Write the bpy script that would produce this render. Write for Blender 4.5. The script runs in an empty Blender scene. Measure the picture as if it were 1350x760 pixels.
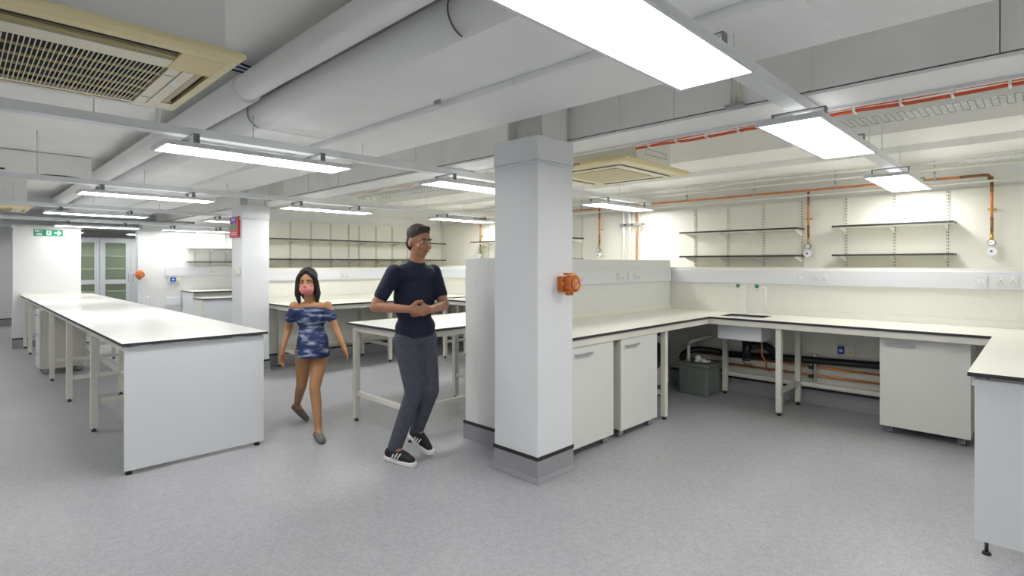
import bpy, bmesh, math, random
from mathutils import Vector, Matrix
random.seed(7)
R = math.radians
sc = bpy.context.scene
COL = sc.collection

# ---------------------------------------------------------------- camera, world, exposure
cam_d = bpy.data.cameras.new('camera'); cam = bpy.data.objects.new('camera', cam_d); COL.objects.link(cam)
YAW = math.atan2(700.0, 717.0)                 # +X lies this far right of the view axis
cam_d.sensor_fit = 'HORIZONTAL'; cam_d.sensor_width = 36.0
cam_d.lens = 36.0 * 717.0 / 1350.0
cam_d.shift_y = -32.0 / 1350.0
cam_d.clip_start = 0.05; cam_d.clip_end = 100
cam.location = (0, 0, 1.44)
cam.rotation_euler = (R(90), 0, YAW - R(90))
sc.camera = cam
w = bpy.data.worlds.new('world'); sc.world = w; w.use_nodes = True
w.node_tree.nodes['Background'].inputs[0].default_value = (0.9, 0.95, 1.0, 1)
w.node_tree.nodes['Background'].inputs[1].default_value = 0.05
sc.view_settings.view_transform = 'Standard'; sc.view_settings.look = 'None'
sc.view_settings.gamma = 1.0; sc.view_settings.use_curve_mapping = False
sc.view_settings.exposure = 1.42
sc.cycles.max_bounces = 20; sc.cycles.diffuse_bounces = 16; sc.cycles.glossy_bounces = 6
LIGHT_STRENGTH = 6.0
LIGHT_COLOR = (1.0, 0.985, 0.955, 1)

# ---------------------------------------------------------------- materials
def mat(name, col, rough=0.5, metal=0.0, noise=0.0, nscale=8.0, bump=0.0, bscale=60.0, spec=0.5, emit=None, es=0.0):
    m = bpy.data.materials.new(name); m.use_nodes = True
    nt = m.node_tree; b = nt.nodes['Principled BSDF']
    b.inputs['Base Color'].default_value = (*col, 1)
    b.inputs['Roughness'].default_value = rough; b.inputs['Metallic'].default_value = metal
    b.inputs['Specular IOR Level'].default_value = spec
    if emit:
        b.inputs['Emission Color'].default_value = (*emit, 1); b.inputs['Emission Strength'].default_value = es
    tc = nt.nodes.new('ShaderNodeTexCoord')
    if noise > 0:
        n = nt.nodes.new('ShaderNodeTexNoise'); n.inputs['Scale'].default_value = nscale; n.inputs['Detail'].default_value = 4
        nt.links.new(tc.outputs['Object'], n.inputs['Vector'])
        r = nt.nodes.new('ShaderNodeValToRGB')
        r.color_ramp.elements[0].position = 0.3; r.color_ramp.elements[1].position = 0.7
        r.color_ramp.elements[0].color = (*[c * (1 - noise) for c in col], 1)
        r.color_ramp.elements[1].color = (*[min(1, c * (1 + noise * .5)) for c in col], 1)
        nt.links.new(n.outputs['Fac'], r.inputs[0]); nt.links.new(r.outputs[0], b.inputs['Base Color'])
    if bump > 0:
        n2 = nt.nodes.new('ShaderNodeTexNoise'); n2.inputs['Scale'].default_value = bscale; n2.inputs['Detail'].default_value = 3
        nt.links.new(tc.outputs['Object'], n2.inputs['Vector'])
        bp = nt.nodes.new('ShaderNodeBump'); bp.inputs['Strength'].default_value = bump; bp.inputs['Distance'].default_value = 0.01
        nt.links.new(n2.outputs['Fac'], bp.inputs['Height']); nt.links.new(bp.outputs[0], b.inputs['Normal'])
    return m

def floor_mat():
    m = bpy.data.materials.new('speckled_vinyl'); m.use_nodes = True
    nt = m.node_tree; b = nt.nodes['Principled BSDF']; b.inputs['Roughness'].default_value = 0.42
    b.inputs['Specular IOR Level'].default_value = 0.35
    tc = nt.nodes.new('ShaderNodeTexCoord')
    def noise(s, d):
        n = nt.nodes.new('ShaderNodeTexNoise'); n.inputs['Scale'].default_value = s; n.inputs['Detail'].default_value = d
        nt.links.new(tc.outputs['Object'], n.inputs['Vector']); return n
    def ramp(n, p0, c0, p1, c1):
        r = nt.nodes.new('ShaderNodeValToRGB'); r.color_ramp.elements[0].position = p0; r.color_ramp.elements[1].position = p1
        r.color_ramp.elements[0].color = (*c0, 1); r.color_ramp.elements[1].color = (*c1, 1)
        nt.links.new(n.outputs['Fac'], r.inputs[0]); return r
    big = ramp(noise(1.3, 3), .3, (.40, .405, .43), .7, (.44, .445, .47))
    sp = ramp(noise(210, 2), .36, (.68, .68, .70), .62, (1.16, 1.16, 1.15))
    sp2 = ramp(noise(45, 3), .35, (.90, .90, .90), .65, (1.06, 1.06, 1.06))
    def mul(a, c):
        x = nt.nodes.new('ShaderNodeMix'); x.data_type = 'RGBA'; x.blend_type = 'MULTIPLY'; x.inputs[0].default_value = 1
        nt.links.new(a, x.inputs[6]); nt.links.new(c, x.inputs[7]); return x.outputs[2]
    nt.links.new(mul(mul(big.outputs[0], sp.outputs[0]), sp2.outputs[0]), b.inputs['Base Color'])
    return m

M = {}
M['floor'] = floor_mat()
M['wall'] = mat('white_wall_paint', (.765, .775, .77), .45, noise=.015, nscale=3, bump=.03, bscale=40)
M['clad'] = mat('white_hygienic_cladding', (.79, .785, .72), .32, noise=.01, nscale=2)
M['column'] = mat('column_cladding', (.78, .80, .83), .38)
M['ceil'] = mat('ceiling_paint', (.90, .90, .88), .6, noise=.04, nscale=2.2, bump=.25, bscale=6)
M['duct'] = mat('painted_duct_wrap', (.88, .89, .89), .5, noise=.03, nscale=3, bump=.22, bscale=5)
M['ductm'] = mat('painted_sheet_metal', (.88, .88, .86), .42, noise=.06, nscale=4, bump=.06, bscale=9)
M['rail'] = mat('grey_white_rail', (.78, .80, .82), .4)
M['lamp_frame'] = mat('lamp_frame', (.72, .74, .77), .4)
M['bracket'] = mat('grey_steel_bracket', (.20, .215, .21), .45, metal=.3)
M['galv'] = mat('galvanised_steel', (.45, .47, .48), .4, metal=.7)
M['wheel'] = mat('grey_castor_tyre', (.22, .23, .26), .4)
M['tray'] = mat('hole_shade_grey', (.34, .34, .33), .6)  # grey painted for the dim ceiling behind the perforations
M['dark'] = mat('dark_void', (.015, .015, .014), .7)
M['black'] = mat('black_plastic', (.02, .02, .022), .45)
M['blackpipe'] = mat('black_waste_pipe', (.012, .012, .013), .35)
M['edge'] = mat('dark_core_edge', (.035, .035, .04), .45)
M['top'] = mat('off_white_laminate', (.80, .795, .72), .28, noise=.01, nscale=5)
M['topw'] = mat('white_laminate', (.79, .80, .775), .27, noise=.01, nscale=5)
M['frame'] = mat('cream_powder_coat', (.74, .73, .66), .38)
M['panel'] = mat('white_panel', (.70, .73, .755), .35)
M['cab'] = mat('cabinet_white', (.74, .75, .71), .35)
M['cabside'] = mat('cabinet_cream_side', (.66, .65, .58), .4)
M['chrome'] = mat('brushed_metal', (.46, .47, .50), .38, metal=.5)
M['trunk'] = mat('white_plastic_trunking', (.74, .76, .80), .35)
M['socket'] = mat('socket_plate', (.74, .745, .76), .4)
M['slot'] = mat('dark_slot', (.12, .12, .11), .6)
M['upright'] = mat('cream_upright', (.78, .775, .71), .4)
M['skirt'] = mat('grey_coved_skirting', (.31, .315, .335), .5, noise=.10, nscale=190)
M['copper'] = mat('copper_pipe', (.72, .29, .10), .32, metal=.85, noise=.25, nscale=9)
M['copperd'] = mat('tarnished_copper', (.30, .15, .08), .4, metal=.8, noise=.4, nscale=14)
M['brass'] = mat('brass_fitting', (.60, .42, .12), .3, metal=.9)
M['orange'] = mat('orange_cable', (.72, .13, .045), .45)
M['white'] = mat('white_plastic', (.82, .83, .83), .35)
M['cream'] = mat('yellowed_cream_plastic', (.83, .73, .42), .4)
M['creamd'] = mat('deeper_yellowed_plastic', (.78, .65, .31), .4)
M['creaml'] = mat('pale_cream_plastic', (.82, .77, .57), .4)
M['vane'] = mat('dark_brown_vane', (.11, .09, .045), .5)
M['grill_in'] = mat('dark_filter', (.02, .02, .016), .7)
M['filter'] = mat('tan_filter_grille', (.62, .55, .34), .5, bump=.3, bscale=150)
M['sounder'] = mat('orange_sounder', (.62, .16, .03), .35)
M['sounder2'] = mat('amber_lens', (.85, .36, .05), .3)
M['blue'] = mat('blue_plastic', (.02, .07, .55), .35)
M['green'] = mat('sign_green', (.0, .30, .15), .4)
M['red'] = mat('sign_red', (.55, .03, .04), .4)
M['signw'] = mat('sign_white', (.85, .87, .87), .4)
M['yellow'] = mat('yellow_label', (.75, .62, .10), .4)
M['sink'] = mat('white_sink_ceramic', (.80, .82, .87), .25)
M['tank'] = mat('grey_green_tank', (.17, .20, .185), .5, noise=.06, nscale=6)
M['shutter'] = mat('grey_roller_shutter', (.36, .36, .33), .5)
M['glassg'] = mat('greenish_cabinet_glass', (.46, .52, .42), .12, spec=.6)
M['cabw'] = mat('cabinet_frame_white', (.76, .79, .83), .35)
M['diff'] = mat('lit_diffuser', (.9, .9, .9), .5, emit=LIGHT_COLOR[:3], es=LIGHT_STRENGTH)
M['uplight_fill'] = mat('added_uplight_glow', (.9, .9, .9), .5, emit=LIGHT_COLOR[:3], es=LIGHT_STRENGTH*.05)  # faint glow added to the lamp tops to lift the ceiling
M['skin_m'] = mat('skin_tan', (.42, .20, .115), .5, noise=.05, nscale=20)
M['skin_w'] = mat('skin_warm_brown', (.42, .215, .10), .5, noise=.05, nscale=20)
M['hair'] = mat('dark_hair', (.016, .012, .010), .5, bump=.5, bscale=60)
M['hair_m'] = mat('dark_brown_short_hair', (.03, .022, .018), .6, bump=.5, bscale=80)
M['navy'] = mat('navy_cotton', (.008, .012, .035), .8, bump=.15, bscale=30)
M['denim'] = mat('grey_blue_denim', (.070, .078, .105), .8, noise=.2, nscale=25, bump=.15, bscale=40)
M['mask'] = mat('pink_face_mask', (.70, .25, .24), .7)
M['shoe'] = mat('black_knit_shoe', (.012, .012, .014), .7)
M['sole'] = mat('white_sole', (.80, .80, .82), .5)
M['canvas'] = mat('grey_canvas_shoe', (.16, .155, .145), .8)
M['eye'] = mat('eye_white', (.7, .68, .65), .3)
M['iris'] = mat('dark_iris', (.03, .018, .01), .2)
M['lip'] = mat('lip', (.36, .13, .095), .5)

def dress_mat():
    m = mat('navy_dress_white_strokes', (.02, .035, .12), .8)
    nt = m.node_tree; b = nt.nodes['Principled BSDF']
    tc = nt.nodes.new('ShaderNodeTexCoord'); mp = nt.nodes.new('ShaderNodeMapping')
    mp.inputs['Scale'].default_value = (9, 9, 30); mp.inputs['Rotation'].default_value = (0, R(18), 0)
    nt.links.new(tc.outputs['Object'], mp.inputs[0])
    n = nt.nodes.new('ShaderNodeTexNoise'); n.inputs['Scale'].default_value = 1.0; n.inputs['Detail'].default_value = 3
    nt.links.new(mp.outputs[0], n.inputs['Vector'])
    r = nt.nodes.new('ShaderNodeValToRGB'); r.color_ramp.elements[0].position = .50; r.color_ramp.elements[1].position = .68
    r.color_ramp.elements[0].color = (.016, .03, .11, 1); r.color_ramp.elements[1].color = (.36, .42, .55, 1)
    nt.links.new(n.outputs['Fac'], r.inputs[0]); nt.links.new(r.outputs[0], b.inputs['Base Color'])
    return m
M['dress'] = dress_mat()

# ---------------------------------------------------------------- mesh helpers
WLOC = {}
class MB:
    """collects shapes in world coordinates; build() links them as one mesh object"""
    def __init__(s): s.v = []; s.f = []; s.m = []; s.sm = []
    def face(s, idx, mi=0, smooth=False): s.f.append(idx); s.m.append(mi); s.sm.append(smooth)
    def box(s, x0, x1, y0, y1, z0, z1, mi=0, side=None):
        b = len(s.v)
        s.v += [(x0,y0,z0),(x1,y0,z0),(x1,y1,z0),(x0,y1,z0),(x0,y0,z1),(x1,y0,z1),(x1,y1,z1),(x0,y1,z1)]
        sd = mi if side is None else side
        for q, k in (((0,3,2,1), mi), ((4,5,6,7), mi), ((0,1,5,4), sd), ((1,2,6,5), sd), ((2,3,7,6), sd), ((3,0,4,7), sd)):
            s.face(tuple(b+i for i in q), k)
        return s
    def cyl(s, p0, p1, r0, r1=None, n=12, mi=0, caps=True, smooth=True):
        r1 = r0 if r1 is None else r1
        p0 = Vector(p0); p1 = Vector(p1); d = (p1 - p0).normalized()
        a = d.orthogonal().normalized(); c = d.cross(a); b = len(s.v)
        for p, r in ((p0, r0), (p1, r1)):
            for i in range(n):
                t = 2*math.pi*i/n; s.v.append(tuple(p + (a*math.cos(t) + c*math.sin(t))*r))
        for i in range(n):
            j = (i+1) % n; s.face((b+i, b+j, b+n+j, b+n+i), mi, smooth)
        if caps:
            s.face(tuple(b+i for i in reversed(range(n))), mi); s.face(tuple(b+n+i for i in range(n)), mi)
        return s
    def tube(s, pts, r, n=8, mi=0, closed_caps=True):
        pts = [Vector(p) for p in pts]; b = len(s.v); up = None
        for k, p in enumerate(pts):
            if k == 0: d = pts[1]-pts[0]
            elif k == len(pts)-1: d = pts[-1]-pts[-2]
            else: d = (pts[k]-pts[k-1]).normalized() + (pts[k+1]-pts[k]).normalized()
            d.normalize()
            a = d.orthogonal().normalized() if up is None else (up - d*up.dot(d)).normalized()
            up = a; c = d.cross(a)
            rr = r[k] if isinstance(r, (list, tuple)) else r
            for i in range(n):
                t = 2*math.pi*i/n; s.v.append(tuple(p + (a*math.cos(t)+c*math.sin(t))*rr))
        for k in range(len(pts)-1):
            for i in range(n):
                j = (i+1) % n; s.face((b+k*n+i, b+k*n+j, b+(k+1)*n+j, b+(k+1)*n+i), mi, True)
        if closed_caps:
            s.face(tuple(b+i for i in reversed(range(n))), mi)
            e = b+(len(pts)-1)*n; s.face(tuple(e+i for i in range(n)), mi)
        return s
    def prism(s, poly, axis, a0, a1, mi=0, side=None, smooth=False):
        """poly: 2D outline; axis 'x': poly=(y,z), 'y': poly=(x,z), 'z': poly=(x,y)"""
        b = len(s.v); n = len(poly)
        def P(u, v, t): return {'x': (t,u,v), 'y': (u,t,v), 'z': (u,v,t)}[axis]
        for t in (a0, a1):
            for u, v in poly: s.v.append(P(u, v, t))
        sd = mi if side is None else side
        s.face(tuple(b+i for i in reversed(range(n))), mi); s.face(tuple(b+n+i for i in range(n)), mi)
        for i in range(n):
            j = (i+1) % n; s.face((b+i, b+j, b+n+j, b+n+i), sd, smooth)
        return s
    def sphere(s, c, r, mi=0, nu=12, nv=8):
        rx, ry, rz = (r, r, r) if not isinstance(r, (tuple, list)) else r
        b = len(s.v)
        for k in range(nv+1):
            ph = math.pi*k/nv
            for i in range(nu):
                t = 2*math.pi*i/nu
                s.v.append((c[0]+rx*math.sin(ph)*math.cos(t), c[1]+ry*math.sin(ph)*math.sin(t), c[2]+rz*math.cos(ph)))
        for k in range(nv):
            for i in range(nu):
                j = (i+1) % nu; s.face((b+k*nu+i, b+(k+1)*nu+i, b+(k+1)*nu+j, b+k*nu+j), mi, True)
        return s
    def mesh(s, name, mats, off=(0,0,0)):
        me = bpy.data.meshes.new(name)
        me.from_pydata([(x-off[0], y-off[1], z-off[2]) for x, y, z in s.v], [], s.f)
        for m in (mats if isinstance(mats, (list, tuple)) else [mats]): me.materials.append(M[m] if isinstance(m, str) else m)
        for p, k, q in zip(me.polygons, s.m, s.sm): p.material_index = k; p.use_smooth = q
        bm = bmesh.new(); bm.from_mesh(me)
        bmesh.ops.remove_doubles(bm, verts=bm.verts, dist=1e-6)
        bmesh.ops.recalc_face_normals(bm, faces=bm.faces); bm.to_mesh(me); bm.free()
        return me
    def build(s, name, mats, parent=None, bevel=0.0, loc=None):
        if parent is not None: off = WLOC[parent.name]
        else:
            if loc is None:
                xs = [v[0] for v in s.v]; ys = [v[1] for v in s.v]; zs = [v[2] for v in s.v]
                loc = ((min(xs)+max(xs))/2, (min(ys)+max(ys))/2, min(zs))
            off = loc
        o = bpy.data.objects.new(name, s.mesh(name, mats, off)); COL.objects.link(o)
        if parent is not None: o.parent = parent
        else: o.location = loc
        WLOC[o.name] = off
        if bevel > 0:
            md = o.modifiers.new('bevel', 'BEVEL'); md.width = bevel; md.segments = 2; md.limit_method = 'ANGLE'
        return o

def tag(o, label, cat=None, group=None, kind=None):
    if label: o['label'] = label
    if cat: o['category'] = cat
    if group: o['group'] = group
    if kind: o['kind'] = kind
    return o
def thing(name, label, cat, loc, group=None):
    o = bpy.data.objects.new(name, None); COL.objects.link(o); o.location = loc; o.empty_display_size = .1
    WLOC[o.name] = tuple(loc); return tag(o, label, cat, group)
def struct(name, mb, mats, label=None, bevel=0.0):
    o = mb.build(name, mats, bevel=bevel); tag(o, label, kind='structure'); return o
def dup(root, loc, label=None, group=None):
    def cp(o, par):
        c = o.copy(); COL.objects.link(c); c.parent = par
        for ch in [k for k in bpy.data.objects if k.parent == o]: cp(ch, c)
        return c
    r = cp(root, None); r.location = loc; WLOC[r.name] = tuple(loc)
    if label: r['label'] = label
    if group: r['group'] = group
    return r
def B(*a, **k): return MB().box(*a, **k)
def text_mesh(txt, size, material, name, parent, origin, right, up, nrm, depth=.002):
    cu = bpy.data.curves.new(name, 'FONT'); cu.body = txt; cu.size = size; cu.extrude = depth; cu.space_line = .85; cu.offset = .0026
    t = bpy.data.objects.new(name+'_src', cu); COL.objects.link(t)
    bpy.context.view_layer.update()
    dg = bpy.context.evaluated_depsgraph_get()
    me = bpy.data.meshes.new_from_object(t.evaluated_get(dg)); bpy.data.objects.remove(t)
    rt, u, n = Vector(right), Vector(up), Vector(nrm)
    mt = Matrix((rt, u, n)).transposed().to_4x4()
    off = WLOC[parent.name]
    me.transform(Matrix.Translation(Vector(origin) - Vector(off)) @ mt)
    me.materials.clear(); me.materials.append(M[material])
    o = bpy.data.objects.new(name, me); COL.objects.link(o); o.parent = parent; WLOC[o.name] = off
    return o

# ================================================================ THE SETTING
XW = 6.70      # right wall (upper part)
XS = 6.13      # face of the low service wall under the right hand shelves
YW = 8.46      # wall behind the middle bay (upper part)
YS = 7.75      # face of its low service wall
YE = 12.5      # end wall of the left bay
YF = 17.2      # farthest wall
SLAB = 2.72
struct('floor', B(-5, 7.2, -4, 17.4, -.1, 0), 'floor', 'speckled grey vinyl floor')
struct('ceiling', B(-5, 5.30, -4, 17.4, SLAB, SLAB+.15), 'ceil', 'painted concrete ceiling slab')
c2 = MB(); c2.box(5.30, 5.94, -4, 17.4, 2.50, SLAB+.15); c2.box(5.94, 7.2, -4, 17.4, 2.44, SLAB+.15)
struct('trim_3', c2, 'ceil', 'lower painted soffit along the right wall')
struct('wall_right', B(XW, XW+.2, -4, 17.4, 0, 2.44), 'wall')
struct('wall_left', B(-3.4, -3.2, -4, 17.4, 0, SLAB), 'wall')  # unseen wall, set close in so it bounces light into the room
struct('wall_front', B(-3.2, 6.9, -3.2, -3, 0, SLAB), 'wall')
struct('wall_far', B(-3.2, 6.9, YF, YF+.2, 0, SLAB), 'wall')
struct('wall_middle', B(3.15, XW, YW, YW+.12, 0, 2.28), 'wall')
wu = MB(); wu.box(3.46, 5.299, YW, YW+.12, 2.281, SLAB-.001); wu.box(5.30, 5.939, YW, YW+.12, 2.281, 2.499); wu.box(5.94, XW-.001, YW, YW+.12, 2.281, 2.439)
struct('wall_middle_head', wu, 'wall')
struct('wall_cladding_right', B(XW-.02, XW-.001, -2.99, YW-.01, 1.0, 2.15), 'clad', 'white cladding sheets on the right wall')
struct('wall_cladding_middle', B(3.2, XW-.03, YW-.02, YW-.001, 1.0, 2.12), 'clad')
# low service walls (bench backs)
struct('wall_service_right', B(XS, XW-.021, -2.99, YS-.001, 0, 1.40), 'clad', 'low service wall behind the right hand bench')
struct('wall_service_middle', B(2.95, XW-.021, YS, YW-.021, 0, 1.38), 'clad')
lw = struct('wall_low_partition', B(2.95, XS-.001, 3.27, 3.42, 0, 1.485), 'wall', 'low white partition ending beside the column', bevel=.004)
struct('wall_partition_end', B(2.95, 3.034, 2.776, 3.2695, 0, 1.485), 'wall', 'end cheek of the low partition beside the column')
# left bay end walls
struct('wall_end', B(.687, 1.60, YE, YE+.30, 0, 2.06), 'wall', 'white boxed end wall carrying the fire exit sign')
struct('trim_1', B(.670, 1.615, YE-.015, YE+.31, 2.06, 2.10), 'wall')
wb = MB(); wb.box(2.53, 6.69, YE, YE+.2, 0, 2.22); wb.box(3.46, 5.299, YE, YE+.2, 2.22, SLAB-.001); wb.box(5.30, 6.69, YE, YE+.2, 2.22, 2.438)
struct('wall_bay', wb, 'wall', 'white wall of the left bay')
struct('trim_2', B(2.47, 2.54, YE-.01, YE+.22, 0, 2.12), 'panel', 'white door lining at the bay opening')
# skirtings with dark top strips
def skirt(side, x0, x1, y0, y1, h=.15):
    o = struct('baseboard_'+side, B(x0, x1, y0, y1, 0.0005, h), 'skirt')
    B(x0-.001, x1+.001, y0-.001, y1+.001, h, h+.022).build('capping_strip', 'black', o)
    return o
skirt('right', XS-.012, XS-.0005, .3, 3.26)
skirt('right_bay', XS-.012, XS-.0005, 3.44, 7.73)
skirt('middle', 2.95, XS-.02, YS-.012, YS-.0005)
skirt('partition', 2.938, 2.9495, 2.80, 3.43, .125)
skirt('partition_back', 2.95, XS-.02, 3.4205, 3.432, .125)
skirt('far', -3.1, 1.99, YF-.012, YF-.0005)
skirt('end', .675, 1.61, YE-.012, YE-.0005)
skirt('bay', 2.6, 6.6, YE-.012, YE-.0005)

# ---------------------------------------------------------------- columns
def column(x0, x1, y0, y1, label, cap_top, extras):
    t = thing('column', label, 'column', ((x0+x1)/2, (y0+y1)/2, 0), 'square clad columns')
    B(x0, x1, y0, y1, .15, cap_top-.16).build('shaft', 'column', t, bevel=.004)
    B(x0-.004, x1+.004, y0-.004, y1+.004, cap_top-.16, cap_top).build('capital', 'column', t, bevel=.003)
    c = MB()
    z = cap_top-.175
    c.tube([(x0-.012, y1, z), (x0-.012, y0-.012, z), (x1, y0-.012, z)], .008)
    c.build('conduit_band', 'column', t)
    # coved skirting: slopes out into the floor
    s = MB(); f = .022
    b = len(s.v)
    lo = [(x0-f, y0-f, .002), (x1+f, y0-f, .002), (x1+f, y1+f, .002), (x0-f, y1+f, .002)]
    md = [(x0-.008, y0-.008, .035), (x1+.008, y0-.008, .035), (x1+.008, y1+.008, .035), (x0-.008, y1+.008, .035)]
    hi = [(x0-.003, y0-.003, .15), (x1+.003, y0-.003, .15), (x1+.003, y1+.003, .15), (x0-.003, y1+.003, .15)]
    s.v += lo+md+hi
    for k in (0, 4):
        for i in range(4):
            j = (i+1) % 4; s.face((b+k+i, b+k+j, b+k+4+j, b+k+4+i))
    s.face((b+8, b+9, b+10, b+11)); s.face((b+3, b+2, b+1, b))
    sk = s.build('skirting', 'skirt', t)
    B(x0-.007, x1+.007, y0-.007, y1+.007, .146, .170).build('capping_strip', 'black', t)
    # steel section left bare above the cladding
    zt = SLAB
    B(x0+.08, x1-.05, y0+.03, y0+.05, cap_top, zt).build('steel_flange', 'wall', t)
    B(x0+.08, x1-.05, y1-.06, y1-.04, cap_top, zt).build('steel_flange', 'wall', t)
    B((x0+x1)/2-.02, (x0+x1)/2, y0+.05, y1-.06, cap_top, zt).build('steel_web', 'ductm', t)
    if extras:
        p = MB(); x = x1-.06; y = y0+.06
        p.tube([(x-.06, y, cap_top), (x-.06, y, cap_top+.17), (x-.05, y, cap_top+.205), (x-.02, y, cap_top+.22), (x+.03, y, cap_top+.215)], .02, n=10)
        p.tube([(x-.005, y+.01, cap_top), (x-.005, y+.01, cap_top+.10)], .017, n=10)
        p.build('bent_pipe', 'wall', t)
        B(x+.02, x+.05, y-.02, y+.08, cap_top, zt).build('pipe_casing', 'wall', t)
    return t
col1 = column(2.663, 3.03, 2.364, 2.772, 'large white square column in the foreground with an orange sounder on it', 2.285, True)
col2 = column(2.584, 2.93, 7.385, 7.745, 'far white square column with a red notice on its side', 2.20, True)

# ---------------------------------------------------------------- lamps on rails
LZ = 2.15
ROWS = [.915, 3.85, 6.90, 9.95, 12.15, 15.9]
XC = [(.875, 2.065), (2.925, 4.115), (5.30, 6.49)]
LW = .285
def make_lamp():
    t = thing('panel_light', 'x', 'light', (0, 0, LZ))
    fr = MB(); L = 1.22; W = LW+.03; e = .015
    fr.box(0, L, -W/2, -W/2+e, LZ, LZ+.028); fr.box(0, L, W/2-e, W/2, LZ, LZ+.028)
    fr.box(0, e, -W/2+e, W/2-e, LZ, LZ+.028); fr.box(L-e, L, -W/2+e, W/2-e, LZ, LZ+.028)
    fr.box(e, L-e, -W/2+e, W/2-e, LZ+.012, LZ+.030)
    fr.build('housing', 'lamp_frame', t)
    B(e, L-e, -W/2+e, W/2-e, LZ+.003, LZ+.011).build('diffuser', 'diff', t)
    B(.05, L-.05, -W/2+.05, W/2-.05, LZ+.0305, LZ+.033).build('added_uplight', 'uplight_fill', t)  # made-up glowing top, added to brighten the ceiling
    for x in (.16, .98):
        b = MB()
        for sy in (-1, 1):
            y = sy*(W/2-.03)
            b.box(x, x+.035, y-.003, y+.003, LZ+.03, LZ+.088)
        b.box(x, x+.035, -(W/2-.027), W/2-.027, LZ+.084, LZ+.090)
        b.build('hanger_bracket', 'bracket', t)
    return t
lamp0 = make_lamp()
LL = {
 (0,0): 'large lit ceiling panel light at the top edge, nearest of all',
 (1,0): 'lit ceiling panel light crossing the orange cables at upper right',
 (2,0): 'small lit panel light above the right hand shelves',
 (0,1): 'long lit panel light hanging over the front of the island bench',
 (1,1): 'lit panel light just left of the foreground column, partly hidden by it',
 (2,1): 'lit panel light right of the foreground column under the cream cassette',
 (0,2): 'second lit panel light back over the left island bench',
 (1,2): 'lit panel light just right of the far column, in front of wall shelves',
 (2,2): 'small lit panel light in the far corner of the middle bay',
 (0,3): 'third lit panel light back over the left island bench',
 (1,3): 'short stretch of lit panel light just left of the red notice',
 (0,4): 'farthest lit panel light above the fire exit sign wall',
 (0,5): 'sliver of lit panel light beyond the fire exit wall',
 (1,5): 'lit panel light glimpsed in front of the grey shutter',
 (1,4): 'far thin lit panel light above the left bay shelves',
}
first = True
for (cx, ry), lab in LL.items():
    loc = (XC[cx][0]-.015, ROWS[ry], LZ)
    if ry == 4: loc = ((1.19, 2.79)[cx], ROWS[ry], LZ-.06)          # this row hangs lower and further along
    if first: lamp0.location = loc; WLOC[lamp0.name] = loc; lamp0['label'] = lab; lamp0['group'] = 'panel lights on the ceiling rails'; first = False
    else: dup(lamp0, loc, lab, 'panel lights on the ceiling rails')
for cx, lab in ((0, 'unseen lit panel light added behind the camera, left one'), (1, 'unseen lit panel light added behind the camera, middle one'), (2, 'unseen lit panel light added behind the camera, by the right wall')):
    dup(lamp0, (XC[cx][0]-.015, -2.05, LZ), lab, 'added unseen panel lights behind the camera')  # unseen row assumed from the grid, added to light camera-facing sides
for ry in range(5):          # the lamp column over the aisle left of the frame
    dup(lamp0, (-1.20, ROWS[ry], LZ-(.06 if ry == 4 else 0)), 'lit panel light over the left aisle, %s from the camera' % ['first', 'second', 'third', 'fourth', 'fifth'][ry], 'panel lights over the left aisle')
RL = ['grey-white ceiling rail carrying the nearest row of panel lights', 'long grey ceiling rail in front of the left cassette',
      'second grey-white ceiling rail, passing in front of the far column', 'third ceiling rail back, beside the small far cassette', 'ceiling rail just above the fire exit wall', 'farthest ceiling rail in front of the grey shutter']
RL.append('ceiling rail behind the camera')
for k, y in enumerate(ROWS + [-2.05]):
    x1 = 6.60
    dz = -.06 if k == 4 else 0
    t = thing('lamp_rail', RL[k], 'rail', (0, y, 2.243+dz), 'ceiling rails')
    B(-3, x1, y-.045, y+.02, 2.245+dz, 2.292+dz).build('channel', 'rail', t)
    B(-3, x1, y-.045, y+.045, 2.2405+dz, 2.2445+dz).build('lip', 'lamp_frame', t)
    for x in (-1.5, .55, 1.42, 2.25, 3.6, 4.7, 5.15, 5.9):
        top = {1.42: 2.45, 2.25: 2.39, 5.9: 2.495}.get(x, SLAB-.002)
        MB().cyl((x, y, 2.292+dz), (x, y, top), .004, n=6).build('drop_rod', 'rail', t)
# a little curl of flex above some lamps
for k, (x, y, lab) in enumerate([(1.35, 3.93, 'thin grey flex looping above the front island lamp'), (1.5, 6.98, 'thin grey flex looping above the second island lamp')]):
    pts = [(x+.0*i + .35*math.sin(i*.55), y, 2.20+.018*math.sin(i*1.2)+.015) for i in range(12)]
    tag(MB().tube(pts, .004, n=6).build('lamp_flex', 'rail'), lab, 'cable', 'lamp flexes')

# ---------------------------------------------------------------- ducts and pipes overhead (all run along Y)
def along_y(prof, ya, yb): return MB().prism(prof, 'y', ya, yb, smooth=False)
# insulated round pipe
t = thing('insulated_pipe', 'round white insulated pipe running beside the left ceiling cassette', 'pipe', (1.29, 4, 2.55))
MB().cyl((1.29, -2.95, 2.555), (1.29, 3.60, 2.555), .080, n=28).build('pipe_length', 'duct', t)
MB().cyl((1.295, 3.61, 2.55), (1.295, 14.0, 2.55), .090, n=28).build('lagged_length', 'duct', t)
MB().cyl((1.293, 3.597, 2.552), (1.293, 3.612, 2.552), .092, n=28).build('collar', 'ductm', t)
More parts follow.
